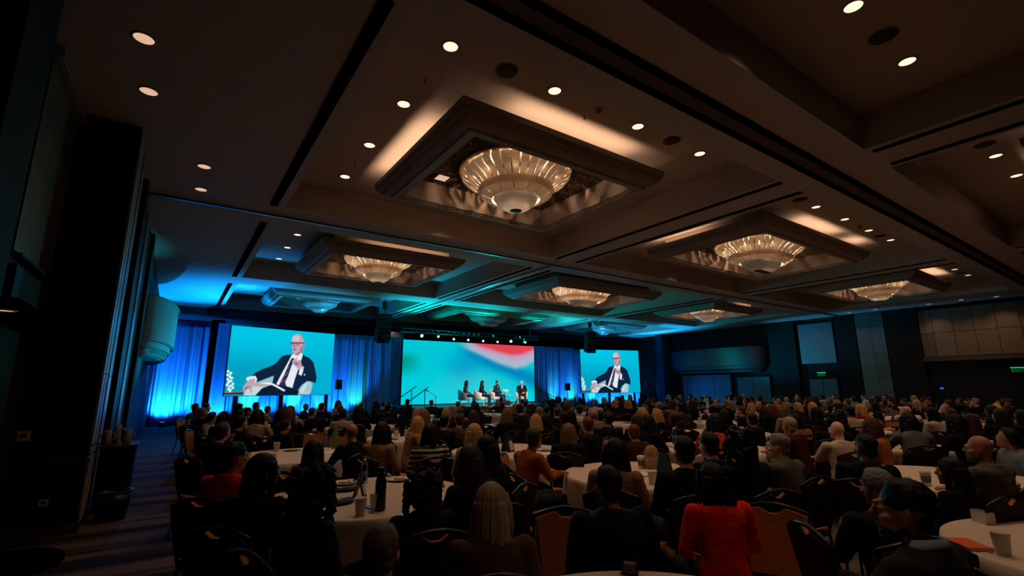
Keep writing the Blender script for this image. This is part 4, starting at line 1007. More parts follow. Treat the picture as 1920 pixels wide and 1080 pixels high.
# ------------------------------------------------------------------ small things on tables
M_paper = mat('paper_white', (214, 204, 192), .8, var=.04); M_lid = mat('cup_lid', (200, 190, 178), .5); M_sleeve = mat('cup_sleeve', (110, 84, 60), .85); M_plate = mat('plate_china', (206, 204, 200), .25); M_food = mat('food_scraps', (176, 110, 34), .7, scale=30, var=.6)
M_dark = mat('dark_plastic', (12, 13, 16), .3); M_card = mat('menu_card', (18, 34, 38), .5); M_cardw = mat('menu_card_pale', (190, 180, 168), .7); M_nap = mat('navy_napkin', (16, 34, 54), .85); M_orange = mat('orange_cover', (214, 92, 40), .6); M_redcup = mat('red_cup', (170, 34, 24), .5); M_water = clear_mat('clear_plastic'); M_green = mat('green_bottle', (96, 120, 50), .35)
ITC = {}
def item_parts(kind):
    if kind in ITC: return ITC[kind]
    P = []
    def add(nm, m, mt, s=True): P.append((nm, m.mesh(nm, s), mt))
    if kind in ('cup', 'lidcup', 'redcup'):
        m = MB(); m.lathe([(.029, 0), (.031, .002), (.041, .108), (.043, .11), (.043, .114), (.040, .114), (.030, .006), (.003, .005)], 24, cap1=False); add('cup_body', m, M_redcup if kind == 'redcup' else M_paper)
        if kind != 'cup':
            m = MB(); m.lathe([(.0445, .110), (.0445, .118), (.040, .121), (.037, .130), (.033, .131), (.03, .127), (.002, .127)], 24, cap0=False); add('lid', m, M_lid)
            m = MB(); m.lathe([(.0342, .03), (.0405, .085), (.0412, .085), (.0349, .03)], 24, cap0=False, cap1=False); add('sleeve', m, M_sleeve if kind == 'lidcup' else M_redcup)
    elif kind == 'plate':
        m = MB(); m.lathe([(.07, 0), (.075, .004), (.12, .016), (.135, .02), (.134, .024), (.11, .018), (.075, .009), (.003, .008)], 32, cap1=False); add('plate', m, M_plate)
        m = MB(); rnd = random.Random(3)
        for i in range(14): a = rnd.uniform(0, 6.28); r = rnd.uniform(0, .065); m.ell((r*math.cos(a), r*math.sin(a), .016), (rnd.uniform(.01, .024), rnd.uniform(.01, .02), rnd.uniform(.006, .012)), 8, 6, rnd.uniform(-.4, .4))
        add('food', m, M_food)
    elif kind == 'bottle':
        m = MB(); m.lathe([(.031, 0), (.034, .008), (.034, .13), (.031, .16), (.016, .195), (.0135, .2), (.0135, .212), (.002, .213)], 22); add('bottle_body', m, M_water)
        m = MB(); m.lathe([(.0345, .07), (.0348, .072), (.0348, .118), (.0345, .12)], 22, cap0=False, cap1=False); add('wrapper', m, mat('bottle_wrapper', (70, 110, 170), .6))
        m = MB(); m.lathe([(.0150, .205), (.0150, .224), (.012, .226)], 16); add('cap', m, M_paper)
    elif kind in ('flask', 'greenflask'):
        mt = M_dark if kind == 'flask' else M_green
        m = MB(); m.lathe([(.034, 0), (.036, .006), (.036, .17), (.032, .195), (.022, .225), (.021, .232)], 22); add('flask_body', m, mt)
        m = MB(); m.lathe([(.0245, .232), (.0245, .262), (.02, .268)], 18); add('cap', m, mt)
    elif kind == 'glass':
        m = MB(); m.lathe([(.03, 0), (.034, .09), (.031, .09), (.027, .008), (.003, .008)], 20, cap1=False); add('tumbler', m, M_water)
    elif kind == 'tent':
        m = MB(); m.rings([[(-.055, -.05, .0), (-.055, -.047, .0), (.055, -.047, 0), (.055, -.05, 0)], [(-.055, -.004, .165), (-.055, .0, .165), (.055, .0, .165), (.055, -.004, .165)]]); add('front_card', m, M_card, False)
        m = MB(); m.rings([[(-.055, .05, .0), (-.055, .047, .0), (.055, .047, 0), (.055, .05, 0)], [(-.055, .004, .165), (-.055, .001, .165), (.055, .001, .165), (.055, .004, .165)]]); add('back_card', m, M_card, False)
        m = MB(); m.box((.018, -.033, .062), (.052, .003, .095), 0, -.29); add('printed_panel', m, M_cardw, False)
    elif kind == 'phone':
        m = MB(); m.box((0, 0, .005), (.072, .15, .009)); add('case', m, M_dark, False)
        m = MB(); m.box((0, 0, .0100), (.066, .14, .001)); add('screen', m, emis('phone_screen', (20, 90, 150), .22), False)
    elif kind == 'napkin':
        m = MB(); rnd = random.Random(2); m.rings([[((.13+.02*math.sin(5*a))*math.cos(a), (.085+.012*math.cos(4*a))*math.sin(a), z+.006*math.sin(3*a)) for a in [2*PI*k/28 for k in range(28)]] for z in (.006, .022)]); add('cloth_napkin', m, M_nap)
    elif kind == 'papers':
        m = MB(); m.box((0, 0, .003), (.21, .28, .005), .2); m.box((.02, .01, .008), (.21, .28, .004), -.1); add('sheets', m, M_paper, False)
    elif kind == 'notebook':
        m = MB(); m.box((0, 0, .0095), (.135, .205, .013)); add('pages', m, M_paper, False)
        m = MB(); m.box((0, 0, .0025), (.14, .21, .004)); m.box((0, 0, .018), (.14, .21, .004)); m.box((-.069, 0, .010), (.004, .21, .019)); add('cover', m, M_orange, False)
        m = MB(); m.box((.03, -.118, .006), (.012, .05, .002)); add('ribbon', m, M_orange, False)
    elif kind == 'holder':
        m = MB(); m.box((0, 0, .004), (.10, .14, .008)); m.box((0, -.06, .05), (.09, .012, .09)); m.box((0, .06, .05), (.09, .012, .09)); add('clear_stand', m, M_dark, False)
        m = MB(); m.box((0, 0, .05), (.085, .105, .075)); add('sachets', m, mat('sachet_paper', (92, 84, 70), .8, scale=40, var=.5), False)
    elif kind == 'paperbox':
        m = MB(); m.rings([[(-.06, -.035, 0), (.06, -.035, 0), (.06, .035, 0), (-.06, .035, 0)], [(-.065, -.03, .08), (.065, -.03, .08), (.065, .03, .08), (-.065, .03, .08)]], True, True, False); m.rings([[(-.062, -.028, .08), (.062, -.028, .08), (.062, .028, .08), (-.062, .028, .08)], [(-.055, -.028, .01), (.055, -.028, .01), (.055, .028, .01), (-.055, .028, .01)]], True, False, True); add('box', m, M_paper, False)
    ITC[kind] = P; return P
INM = {'cup': ('paper_cup', 'cup'), 'lidcup': ('coffee_cup', 'cup'), 'redcup': ('coffee_cup', 'cup'), 'plate': ('plate_of_food', 'plate'), 'bottle': ('water_bottle', 'bottle'), 'flask': ('metal_flask', 'bottle'), 'greenflask': ('green_bottle', 'bottle'), 'glass': ('tumbler', 'glass'),
       'tent': ('tent_card', 'menu card'), 'phone': ('phone', 'phone'), 'napkin': ('napkin', 'napkin'), 'papers': ('paper_stack', 'papers'), 'notebook': ('notebook', 'notebook'), 'holder': ('sachet_holder', 'holder'), 'paperbox': ('card_holder', 'holder')}
def item(kind, x, y, label, rz=0.0, z=.7625, group=None, k=1.0):
    P = item_parts(kind); nm, cat = INM[kind]
    t = thing(nm, label, cat, (x, y, z), rz, group); t.scale = (k, k, k)
    for n_, me, mt in P: link(n_, me, mt, t)
    return t
# ------------------------------------------------------------------ audience data: tables (x, y); people (x, y, scale, hair, hair colour, top, key)
TABLES=[(1.65,4.75),(1.62,1.28),(1.65,8.15),(1.81,11.49),(4.72,0.37),(6.95,1.8),(4.61,3.95),(4.56,6.65),(4.18,9.59),(7.34,4.86),(7.72,7.8),(7.03,10.69),(4.19,12.85),(6.79,13.73),(9.94,3.32),(9.95,6.24),(10.0,9.5),(9.9,12.5),(9.8,15.6),(12.96,2.26),(12.63,5.02),(12.7,8.0),(13.03,11.01),(12.8,14.1),(12.8,17.0),(15.4,4.0),(15.6,7.0),(15.8,10.0),(15.8,13.0),(15.7,16.2),(18.3,3.3),(18.4,6.2),(18.6,9.1),(18.7,12.2),(18.7,15.3),(21.2,4.9),(21.4,8.0),(21.5,11.0),(21.6,14.2),(24.2,6.3),(24.33,9.42),(24.36,12.61),(24.5,15.7),(26.95,8.58),(27.04,11.99),(1.57,14.98),(4.03,16.21),(7.2,16.8)]
PEOPLE=[
(0.62,16.52,1.034,'short','black','black',367,766),
(0.68,14.14,1.0,'short','grey','black',380,775),
(0.85,15.99,1.043,'short','black','black',387,766),
(0.77,12.1,0.983,'short','black','beige',399,784),
(0.87,10.75,1.017,'long','black','black',420,786),
(1.67,16.34,1.0,'curly','black','black',448,767),
(1.33,12.62,0.983,'short','black','black',450,780),
(1.57,13.37,1.0,'short','black','black',465,775),
(2.2,16.9,1.026,'short','black','black',481,763),
(0.61,7.51,1.017,'short','brown','black',418,811),
(1.04,9.58,1.0,'short','black','black',452,794),
(2.15,12.65,0.966,'long','black','black',524,779),
(1.91,10.29,1.06,'long','auburn','black',541,779),
(1.38,10.29,1.051,'long','black','beige',484,782),
(1.7,9.35,0.932,'short','black','black',535,801),
(0.51,4.84,1.0,'short','black','red',441,860),
(0.58,3.84,1.0,'long','black','black',492,890),
(0.75,3.1,0.991,'curly','black','black',589,922),
(1.32,5.62,0.923,'long','black','tan',588,848),
(3.67,15.0,1.026,'short','black','black',604,764),
(3.93,14.02,0.983,'short','auburn','black',639,769),
(3.17,11.11,1.0,'short','black','beige',643,778),
(3.7,11.68,1.026,'long','black','black',673,772),
(2.08,6.82,0.983,'bald','skin','black',660,812),
(2.29,6.23,1.009,'long','black','tan',716,812),
(5.17,13.62,1.0,'short','black','black',729,766),
(5.41,12.81,0.991,'short','brown','black',765,768),
(4.78,10.77,0.983,'long','blond','black',782,776),
(3.86,8.4,1.051,'long','lightbrown','black',794,781),
(3.31,7.42,1.0,'long','blond','tan',783,796),
(5.31,10.31,0.983,'long','blond','black',837,776),
(5.37,9.73,0.991,'short','brown','black',864,777),
(5.85,10.26,1.0,'long','black','tan',877,773),
(5.01,8.54,1.0,'long','brown','black',889,782),
(4.34,7.9,0.983,'short','brown','brown',862,790),
(3.88,7.59,0.991,'short','black','black',834,793),
(2.78,5.84,0.991,'long','black','striped',806,815),
(3.14,5.34,1.0,'bob','blond','beige',889,816),
(2.42,3.88,1.009,'long','black','black',914,846),
(1.97,3.41,1.0,'long','brown','black',880,869),
(5.52,8.12,1.017,'long','lightbrown','black',950,780),
(8.07,11.45,0.974,'bob','lightbrown','black',966,767),
(6.78,9.42,1.043,'short','black','navy',975,769),
(8.21,10.88,0.974,'curly','brown','black',996,768),
(5.58,7.26,0.966,'bob','blond','black',1004,790),
(3.42,4.49,1.0,'short','brown','rust',1000,824),
(6.0,7.48,0.949,'long','black','black',1024,789),
(7.51,8.96,0.974,'short','brown','black',1044,775),
(5.76,6.68,1.009,'short','black','black',1057,787),
(6.58,7.42,0.991,'long','black','black',1070,782),
(4.48,5.1,0.966,'long','lightbrown','black',1066,813),
(8.16,8.9,1.0,'short','black','white',1085,771),
(6.46,6.64,1.034,'bald','skin','grey',1114,781),
(6.91,6.93,1.0,'short','black','black',1126,782),
(5.19,5.48,1.0,'short','auburn','black',1101,799),
(6.25,6.09,1.009,'short','black','black',1140,788),
(12.13,12.38,1.0,'short','grey','white',1116,757),
(10.74,10.45,0.974,'short','black','navy',1139,764),
(13.02,12.33,0.983,'long','blond','black',1152,757),
(16.18,15.08,1.0,'short','black','black',1159,750),
(14.33,13.14,0.991,'long','brown','black',1167,754),
(11.88,10.68,1.026,'long','blond','black',1177,758),
(13.74,12.1,0.957,'long','black','black',1187,758),
(6.89,5.99,0.974,'long','brown','black',1195,790),
(8.95,7.54,1.0,'short','auburn','black',1209,773),
(6.19,5.18,1.009,'long','black','black',1214,794),
(5.41,4.78,0.94,'short','auburn','maroon',1188,813),
(3.3,3.14,0.991,'long','black','tan',1154,852),
(2.3,2.27,0.966,'short','black','black',1140,915),
(3.64,2.68,1.017,'short','black','black',1281,850),
(4.18,2.5,1.043,'curly','black','black',1384,838),
(3.12,2.08,0.94,'bob','black','scarlet',1335,905),
(4.99,2.57,0.983,'short','grey','greyplaid',1458,840),
(7.46,3.64,1.0,'short','greyblond','maroon',1481,799),
(7.31,2.96,0.983,'bald','skin','cream',1570,809),
(5.43,1.98,0.991,'short','black','black',1623,842),
(7.94,2.78,1.0,'long','brown','mustard',1635,803),
(8.93,2.66,1.034,'long','black','grey',1702,792),
(13.35,3.98,1.0,'bald','skin','black',1699,772),
(12.29,3.26,1.009,'long','black','cream',1747,777),
(16.77,4.16,0.957,'short','grey','navy',1771,767),
(9.35,2.23,1.026,'long','black','black',1791,794),
(10.66,2.35,0.983,'long','brown','black',1819,792),
(6.15,1.33,0.991,'bald','skin','greyplaid',1837,845),
(8.06,1.48,0.957,'short','black','bluegrey',1889,824),
(14.9,2.91,1.0,'long','black','black',1858,771),
(22.34,4.01,1.009,'short','brown','brown',1882,754),
(21.57,3.75,1.0,'short','brown','black',1893,756),
(19.7,3.65,1.0,'short','brown','black',1873,759),
(14.16,2.34,0.957,'long','black','maroon',1913,780),
(5.31,1.35,0.889,'bob','black','black',1782,886),
(2.69,0.87,1.026,'short','black','charcoal',1695,962),
(3.65,1.3,0.957,'short','grey','black',1643,917),
(0.8,2.12,0.906,'short','greybrown','black',716,1042),
(1.45,2.28,0.957,'long','greyblond','brown',921,956),
(1.43,3.09,0.923,'curly','black','black',792,922),
(6.37,4.13,1.051,'long','black','coral',1341,794),
(4.35,2.91,1.0,'short','black','black',1329,838),
(8.53,4.8,0.974,'short','black','black',1410,789),
(11.11,6.5,0.983,'short','auburn','black',1389,772),
(13.93,7.83,0.966,'bob','blond','cream',1408,764),
(14.75,9.09,1.0,'short','grey','black',1362,758),
(14.06,8.48,1.0,'bob','grey','black',1373,760),
(19.8,13.03,0.991,'short','black','white',1329,749),
(19.28,13.41,0.974,'short','auburn','black',1302,750),
(16.34,11.55,1.0,'short','black','black',1294,753),
(15.55,11.43,1.0,'short','black','black',1275,754),
(14.26,10.77,0.974,'bob','brown','black',1262,758),
(14.97,11.59,0.991,'short','black','black',1250,755),
(21.15,12.33,1.0,'short','brown','white',1388,748),
(20.21,11.98,1.0,'short','black','black',1380,749),
(18.36,10.45,1.0,'short','black','black',1400,752),
(19.84,11.11,1.0,'short','black','grey',1408,750),
(18.97,10.32,0.991,'short','black','black',1422,752),
(16.01,8.55,1.0,'bob','brown','black',1432,757),
(8.69,5.42,1.0,'long','black','black',1359,782),
(19.73,10.07,1.0,'short','brown','bluegrey',1453,751),
(12.38,6.63,0.966,'bob','brown','black',1432,770),
(11.97,6.21,1.0,'bob','auburn','black',1447,769),
(11.46,5.65,1.0,'bob','lightbrown','beige',1472,772),
(17.92,8.06,1.017,'curly','auburn','black',1513,754),
(22.31,9.67,1.0,'short','brown','black',1530,749),
(19.34,7.95,1.009,'short','grey','black',1555,753),
(20.14,8.06,1.009,'short','brown','grey',1567,752),
(19.19,7.34,0.991,'short','auburn','black',1588,755),
(13.98,5.08,0.991,'bob','blond','red',1613,768),
(16.06,5.48,1.0,'long','black','black',1640,762),
(19.79,6.5,0.966,'short','black','grey',1655,757),
(11.59,4.42,1.026,'short','black','cream',1592,773),
(11.27,4.92,1.0,'long','black','black',1530,775),
(9.66,4.6,1.0,'short','black','black',1490,782),
(8.72,3.58,1.0,'curly','black','black',1561,792),
(16.96,7.9,1.009,'short','brown','black',1497,756),
(20.69,6.18,1.0,'short','brown','black',1695,754),
(19.51,5.51,0.991,'long','blond','black',1718,757),
(22.97,6.11,0.991,'short','brown','black',1741,752),
(22.51,5.16,1.0,'short','brown','black',1798,753),
(23.15,5.08,0.974,'short','brown','black',1814,754),
(20.03,4.23,1.034,'short','grey','black',1828,755),
(6.77,8.71,1.008,'short','grey','black',0,0),
(7.75,6.48,1.028,'long','blond','beige',0,0),
(8.67,6.89,0.972,'bob','blond','black',0,0),
(6.62,11.94,0.964,'long','brown','black',0,0),
(5.85,11.28,0.99,'bob','grey','black',0,0),
(8.21,10.1,0.969,'short','black','black',0,0),
(2.87,12.9,0.976,'short','brown','black',0,0),
(5.09,11.88,1.006,'curly','black','black',0,0),
(7.67,12.75,0.987,'long','black','black',0,0),
(8.11,13.66,0.977,'long','black','rust',0,0),
(10.87,4.26,0.982,'long','black','navy',0,0),
(9.0,4.25,0.967,'long','black','tan',0,0),
(10.26,7.52,1.035,'short','black','charcoal',0,0),
(9.19,10.54,0.983,'long','brown','rust',0,0),
(9.83,8.19,1.006,'short','brown','black',0,0),
(10.81,8.46,1.034,'short','grey','maroon',0,0),
(11.31,9.33,1.03,'long','black','black',0,0),
(10.99,13.25,1.027,'long','black','black',0,0),
(10.14,13.8,0.969,'short','black','bluegrey',0,0),
(8.81,11.75,0.958,'bob','brown','grey',0,0),
(9.66,11.2,1.006,'short','black','navy',0,0),
(11.2,12.26,0.957,'short','black','cream',0,0),
(10.79,16.47,0.981,'bob','grey','black',0,0),
(9.89,16.92,0.963,'long','brown','black',0,0),
(8.48,15.69,0.962,'short','brown','rust',0,0),
(13.81,3.27,0.955,'short','brown','white',0,0),
(11.64,2.15,1.033,'long','brown','black',0,0),
(13.59,5.93,1.012,'long','blond','grey',0,0),
(13.23,9.21,1.031,'long','brown','black',0,0),
(12.22,9.23,1.036,'bob','brown','tan',0,0),
(13.18,6.77,0.975,'long','blond','cream',0,0),
(13.86,9.98,1.013,'long','black','black',0,0),
(13.89,14.84,0.975,'curly','black','tan',0,0),
(13.05,15.4,1.036,'long','black','grey',0,0),
(11.5,14.35,0.993,'short','black','black',0,0),
(11.71,13.36,0.992,'short','grey','bluegrey',0,0),
(11.65,17.65,1.028,'short','brown','maroon',0,0),
(13.95,16.35,1.038,'bob','brown','black',0,0),
(14.09,4.17,1.015,'short','black','white',0,0),
(16.2,2.95,0.996,'bob','blond','white',0,0),
(15.29,8.28,0.974,'bald','skin','black',0,0),
(14.32,6.69,0.99,'bob','blond','black',0,0),
(14.91,5.87,0.966,'curly','black','black',0,0),
(16.75,10.91,0.96,'short','brown','black',0,0),
(16.71,9.05,0.953,'bob','brown','maroon',0,0),
(17.12,9.97,1.005,'curly','black','rust',0,0),
(16.57,14.07,0.986,'long','black','black',0,0),
(16.16,17.44,0.959,'long','black','cream',0,0),
(15.15,17.4,0.976,'bob','blond','charcoal',0,0),
(15.24,14.96,1.008,'bob','blond','charcoal',0,0),
(16.94,15.74,1.004,'short','brown','rust',0,0),
(18.83,4.51,1.005,'short','brown','charcoal',0,0),
(17.23,6.82,0.999,'bob','grey','grey',0,0),
(17.34,8.72,0.994,'short','grey','tan',0,0),
(17.79,13.16,1.004,'short','brown','black',0,0),
(17.74,11.29,0.987,'short','grey','grey',0,0),
(19.68,16.19,0.963,'long','black','black',0,0),
(18.76,16.62,1.036,'bob','grey','black',0,0),
(17.81,16.28,1.024,'short','brown','black',0,0),
(17.72,14.41,0.975,'bob','brown','tan',0,0),
(19.59,14.32,1.026,'short','grey','navy',0,0),
(20.02,15.24,1.039,'bob','grey','bluegrey',0,0),
(21.28,9.31,1.014,'bob','brown','navy',0,0),
(20.56,6.98,0.982,'long','black','rust',0,0),
(21.52,6.69,0.973,'short','black','maroon',0,0),
(22.35,12.01,1.02,'long','brown','white',0,0),
(20.65,9.99,1.008,'bald','skin','beige',0,0),
(20.37,13.72,0.977,'short','black','black',0,0),
(22.81,13.67,1.008,'long','black','tan',0,0),
(25.2,7.16,1.013,'long','blond','tan',0,0),
(23.34,7.3,1.003,'long','brown','black',0,0),
(24.1,4.98,0.974,'short','grey','black',0,0),
(23.01,9.39,0.97,'short','black','black',0,0),
(24.36,8.1,1.014,'long','black','maroon',0,0),
(25.28,8.51,0.967,'bob','grey','black',0,0),
(25.68,12.68,0.96,'bob','brown','beige',0,0),
(24.29,13.93,1.002,'bob','blond','beige',0,0),
(23.48,11.63,0.958,'long','brown','tan',0,0),
(24.43,11.29,0.984,'bald','skin','black',0,0),
(25.34,11.73,0.964,'long','black','bluegrey',0,0),
(25.2,16.82,0.974,'short','grey','cream',0,0),
(24.2,16.99,0.997,'long','black','black',0,0),
(23.8,14.58,0.966,'long','brown','black',0,0),
(25.62,15.0,0.953,'curly','black','black',0,0),
(28.17,9.09,1.029,'long','brown','tan',0,0),
(26.44,9.8,0.953,'bob','brown','beige',0,0),
(25.73,9.08,1.035,'short','brown','white',0,0),
(27.46,7.36,0.958,'short','black','tan',0,0),
(27.87,13.02,0.976,'short','grey','charcoal',0,0),
(26.21,10.96,1.008,'long','black','white',0,0),
(28.07,11.16,1.003,'short','black','rust',0,0),
(2.87,15.2,0.959,'short','black','black',0,0),
(2.33,16.06,0.954,'short','brown','tan',0,0),
(2.65,14.22,0.992,'long','brown','white',0,0),
(5.31,16.54,0.964,'short','brown','black',0,0),
(4.7,17.35,1.028,'long','brown','tan',0,0),
(3.7,17.49,0.96,'short','grey','black',0,0),
(8.34,17.46,0.981,'short','black','charcoal',0,0),
(7.54,18.08,1.012,'short','black','maroon',0,0),
(6.54,17.94,0.961,'short','brown','grey',0,0),
(5.92,17.14,0.972,'curly','black','black',0,0),
(6.06,16.14,1.002,'short','black','black',0,0),
]
# ------------------------------------------------------------------ where things are named from
def ang(v): return math.atan2(-v[0], v[1])            # rotation whose local +Y points along v
def wrap(a): return (a+PI) % (2*PI)-PI
STAGE = (14.6, 23.2)
COLX = [3, 5.9, 8.6, 11.4, 14.2, 17, 19.9, 22.8, 25.7, 99]
ORD = ['first', 'second', 'third', 'fourth', 'fifth', 'sixth', 'seventh', 'eighth', 'ninth', 'tenth']
colof = lambda t: next(i for i, x in enumerate(COLX) if t[0] < x)
TNAME = {}
for ci in range(10):
    for k, i in enumerate(sorted([i for i, t in enumerate(TABLES) if colof(t) == ci], key=lambda i: TABLES[i][1])):
        TNAME[i] = '%s-back table, %s-from-left column' % (ORD[k], ORD[ci])
TNAME.update({0: 'black flask table', 1: 'bottom edge table', 4: 'orange notebook table', 5: 'red cup table', 6: 'table beyond the red-jacketed woman', 7: 'centre tent-card table', 2: 'green bottle table'})
SIDE = ['near side', 'near-right side', 'right side', 'far-right side', 'far side', 'far-left side', 'left side', 'near-left side']
def seat_of(x, y, i):
    t = TABLES[i]; a = math.atan2(y-t[1], x-t[0])-math.atan2(-t[1], -t[0])
    return SIDE[int(round(wrap(a)/(PI/4))) % 8]
def nearest(x, y): return min(range(len(TABLES)), key=lambda i: math.hypot(x-TABLES[i][0], y-TABLES[i][1]))
def pxx(x, y): v = Vector((x, y, -.6)); return v.dot(rt)/v.dot(fw)
def uniq(entries):                                     # entries: [x, y, table] -> seat phrase that singles each out
    G_ = {}
    for k, (x, y, i) in enumerate(entries): G_.setdefault((i, seat_of(x, y, i)), []).append(k)
    out = [None]*len(entries)
    for (i, s), ks in G_.items():
        ks.sort(key=lambda k: pxx(*entries[k][:2]))
        for n, k in enumerate(ks):
            w_ = '' if len(ks) == 1 else (', left one' if n == 0 else ', right one' if n == len(ks)-1 else ', %s from left' % ORD[n])
            out[k] = '%s, %s%s' % (s, TNAME[i], w_)
    return out
for i, (x, y) in enumerate(TABLES): table(x, y, TNAME[i], i)

# ------------------------------------------------------------------ the audience
HERO = {
 (1140, 915): dict(label='broad man in a black jacket with his back turned, left of the red-jacketed woman', bulk=1.1, chair=(-.26, .10), body=.62, pose='lap'),
 (1335, 905): dict(label='dark-bobbed woman in a bright red jacket seen from behind, holding a cup', fem=True, chair=(.32, .06), body=.45, pose='lap', bulk=1.08),
 (1695, 962): dict(label='bearded man in profile with charcoal jacket and blue collar, right foreground', beard=True, skin='b', vox=.0062, turn=10, look=-18, collar=1),
 (1643, 917): dict(label='man with greying temples holding a phone, just behind the bearded man', pose='phone', skin='b'),
 (1782, 886): dict(look=-8, turn=20, label='woman in profile with a dark bob, black blazer over pale top, right of bearded man', fem=True, skin='b'),
 (1837, 845): dict(look=-12, turn=20, label='bald bearded man in profile in a grey jacket, at the right table', beard='greybrown', pose='folded', skin='b'),
 (1889, 824): dict(label='dark-haired person in a pale blue shirt with lanyard at the right edge', skin='b'),
 (716, 1042): dict(label='grey-brown-haired man whose head rises at the bottom edge, left of centre', vox=.0062, body=.35),
 (921, 956): dict(label='woman with long grey-blond hair in a brown top, back to us, bottom centre', fem=True, vox=.0062, body=.35),
 (792, 922): dict(label='woman with big dark curls sitting at the right of the flask table', fem=True),
 (589, 922): dict(label='person with large dark curly hair before the near left table', body=-.15),
 (441, 860): dict(look=66, turn=40, label='person in a red shirt and glasses in profile at the left aisle', glasses=True, skin='b'),
 (492, 890): dict(look=70, turn=45, label='woman with long black hair in profile beside the red shirt', fem=True, skin='b'),
 (588, 848): dict(label='dark-haired woman in a tan sweater seen from behind, behind the plate', fem=True),
 (880, 869): dict(label='woman with very long brown hair right of the dark curls', fem=True),
 (889, 816): dict(label='person with a blond bob and a beige jacket, left of the centre table', fem=True),
 (806, 815): dict(label='woman in a black and cream striped sweater seen from behind', fem=True),
 (660, 812): dict(label='bald man with an amber-lit crown in a dark jacket, left of centre', skin='b'),
 (1000, 824): dict(label='short-haired person in a rust sweater at the centre table', fem=True),
 (1066, 813): dict(label='woman with long light brown hair in black right of the centre table', fem=True),
 (1384, 838): dict(label='woman with a huge mass of dark curls right of the red jacket', fem=True),
 (1281, 850): dict(label='dark-haired man in a black suit with white collar behind the red jacket'),
 (1458, 840): dict(look=-22, turn=10, label='grey-haired man in profile with a grey plaid jacket, coat on his chair', pose='folded'),
 (1481, 799): dict(label='man with spiky grey-blond hair in a maroon top'), (1570, 809): dict(label='bald man in a cream shirt right of centre, back to us', skin='a'),
 (1623, 842): dict(label='person with a dark head wearing a headset before the mustard sweater'), (1635, 803): dict(label='long-haired person in a broad mustard sweater, right of the cream shirt', fem=True, bulk=1.08),
 (1341, 794): dict(label='person in a coral jacket reaching an arm across the table', pose='table', fem=True), (1613, 768): dict(label='blond person in a red jacket among the far right tables', fem=True),
 (1154, 852): dict(label='long-black-haired woman in a tan top, left of the table with two cups', fem=True),
}
ents = [(p[0], p[1], nearest(p[0], p[1])) for p in PEOPLE]
SEAT = uniq(ents)
rnd = random.Random(4)
chairs = []
for k, (x, y, s, hair, hcol, top, qx, qy) in enumerate(PEOPLE):
    i = ents[k][2]; t = TABLES[i]; h = HERO.get((qx, qy), {})
    dist = math.hypot(x, y)
    f_ = max(0, min(1, (pxx(x, y)-1150)/600)); gx, gy = STAGE[0]+(3.0-STAGE[0])*f_, STAGE[1]-1.5*f_
    ths = ang((gx-x, gy-y)); tht = ang((t[0]-x, t[1]-y)); dlt = wrap(tht-ths)
    body = ths+max(-1.2, min(1.2, dlt))*(.85 if abs(dlt) < 1.7 else .3)
    if 'body' in h: body = ths-0+(h['body']-.45)*(-1 if dlt < 0 else 1)
    if 'turn' in h: body = -math.radians(h['turn'])
    hy = wrap(ths-body)+rnd.uniform(-.18, .18)
    if 'look' in h: hy = wrap(-math.radians(h['look'])-body)
    fem = h.get('fem', hair in ('long', 'bob') or rnd.random() < .15)
    facing = abs(wrap(tht-body)) < .5
    pose = h.get('pose', rnd.choice(('lap', 'table', 'table', 'folded', 'chin') if facing else ('lap', 'lap', 'folded')))
    if pose in ('table', 'chin') and facing and math.hypot(t[0]-x, t[1]-y) > 1.5 and 'pose' not in h: pose = 'lap'
    skin = h.get('skin', rnd.choice('aaabbc' if hcol in ('black', 'brown', 'skin') else 'aab'))
    if hair == 'short' and fem and 'fem' not in h: fem = False
    hw = {'long': 'long-%s-haired person', 'bob': '%s-bobbed person', 'short': 'short-%s-haired person', 'curly': 'curly-%s-haired person', 'bald': 'bald person'}[hair]
    if '%' in hw: hw = hw % {'lightbrown': 'fawn', 'greyblond': 'ash-blond', 'greybrown': 'grey-brown'}.get(hcol, hcol)
    tw = {'greyplaid': 'grey plaid', 'bluegrey': 'blue-grey', 'striped': 'striped'}.get(top, top)
    label = h.get('label') or '%s in %s, %s' % (hw, tw, SEAT[k])
    grp = 'seated audience'
    if qx:                                            # the noted point is the head: set the hips back by the lean and turn
        hc = leaned(HC, POSE[pose][2])*s; x -= -hc.y*math.sin(body); y -= hc.y*math.cos(body)
    if dist < 11.5:
        vox = h.get('vox', .0085 if dist < 4.2 else .012)
        o = person(label, (x, y, 0), body, hy, hair, hcol, top, skin, pose, s, fem, vox, h.get('beard', False), h.get('glasses', False), 'd', None, grp, False, h.get('bulk', 1.0))
        if h.get('collar'):
            m = MB(); c = leaned((0, -.012, 1.055), 3); m.rings([[(c.x+r*math.cos(a), c.y+r*math.sin(a)*.95+(.012 if zz < 0 else 0), c.z+zz+.014*math.sin(a-PI)*(1 if zz > 0 else 1.6)) for a in [2*PI*q/28 for q in range(28)]] for r, zz in ((.063, -.005), (.061, .03), (.066, .034), (.082, .0), (.088, -.014), (.07, -.012))], True, False, False); m.build('shirt_collar', mat('collar_blue', (150, 162, 190), .8), o, True)['label'] = 'pale blue shirt collar'
    else:
        far_person(label, (x, y, 0), body, hy, hair, hcol, top, skin, pose, s, fem, grp)
    cx, cy, cr = x, y, body
    if 'chair' in h:
        ox, oy = h['chair']; d = Vector((x, y, 0)).normalized(); r_ = Vector((d.y, -d.x, 0)); cx += r_.x*ox+d.x*oy; cy += r_.y*ox+d.y*oy; cr = tht
    chairs.append((cx, cy, cr, dist > 10.5, i, hw if k not in () else hw))
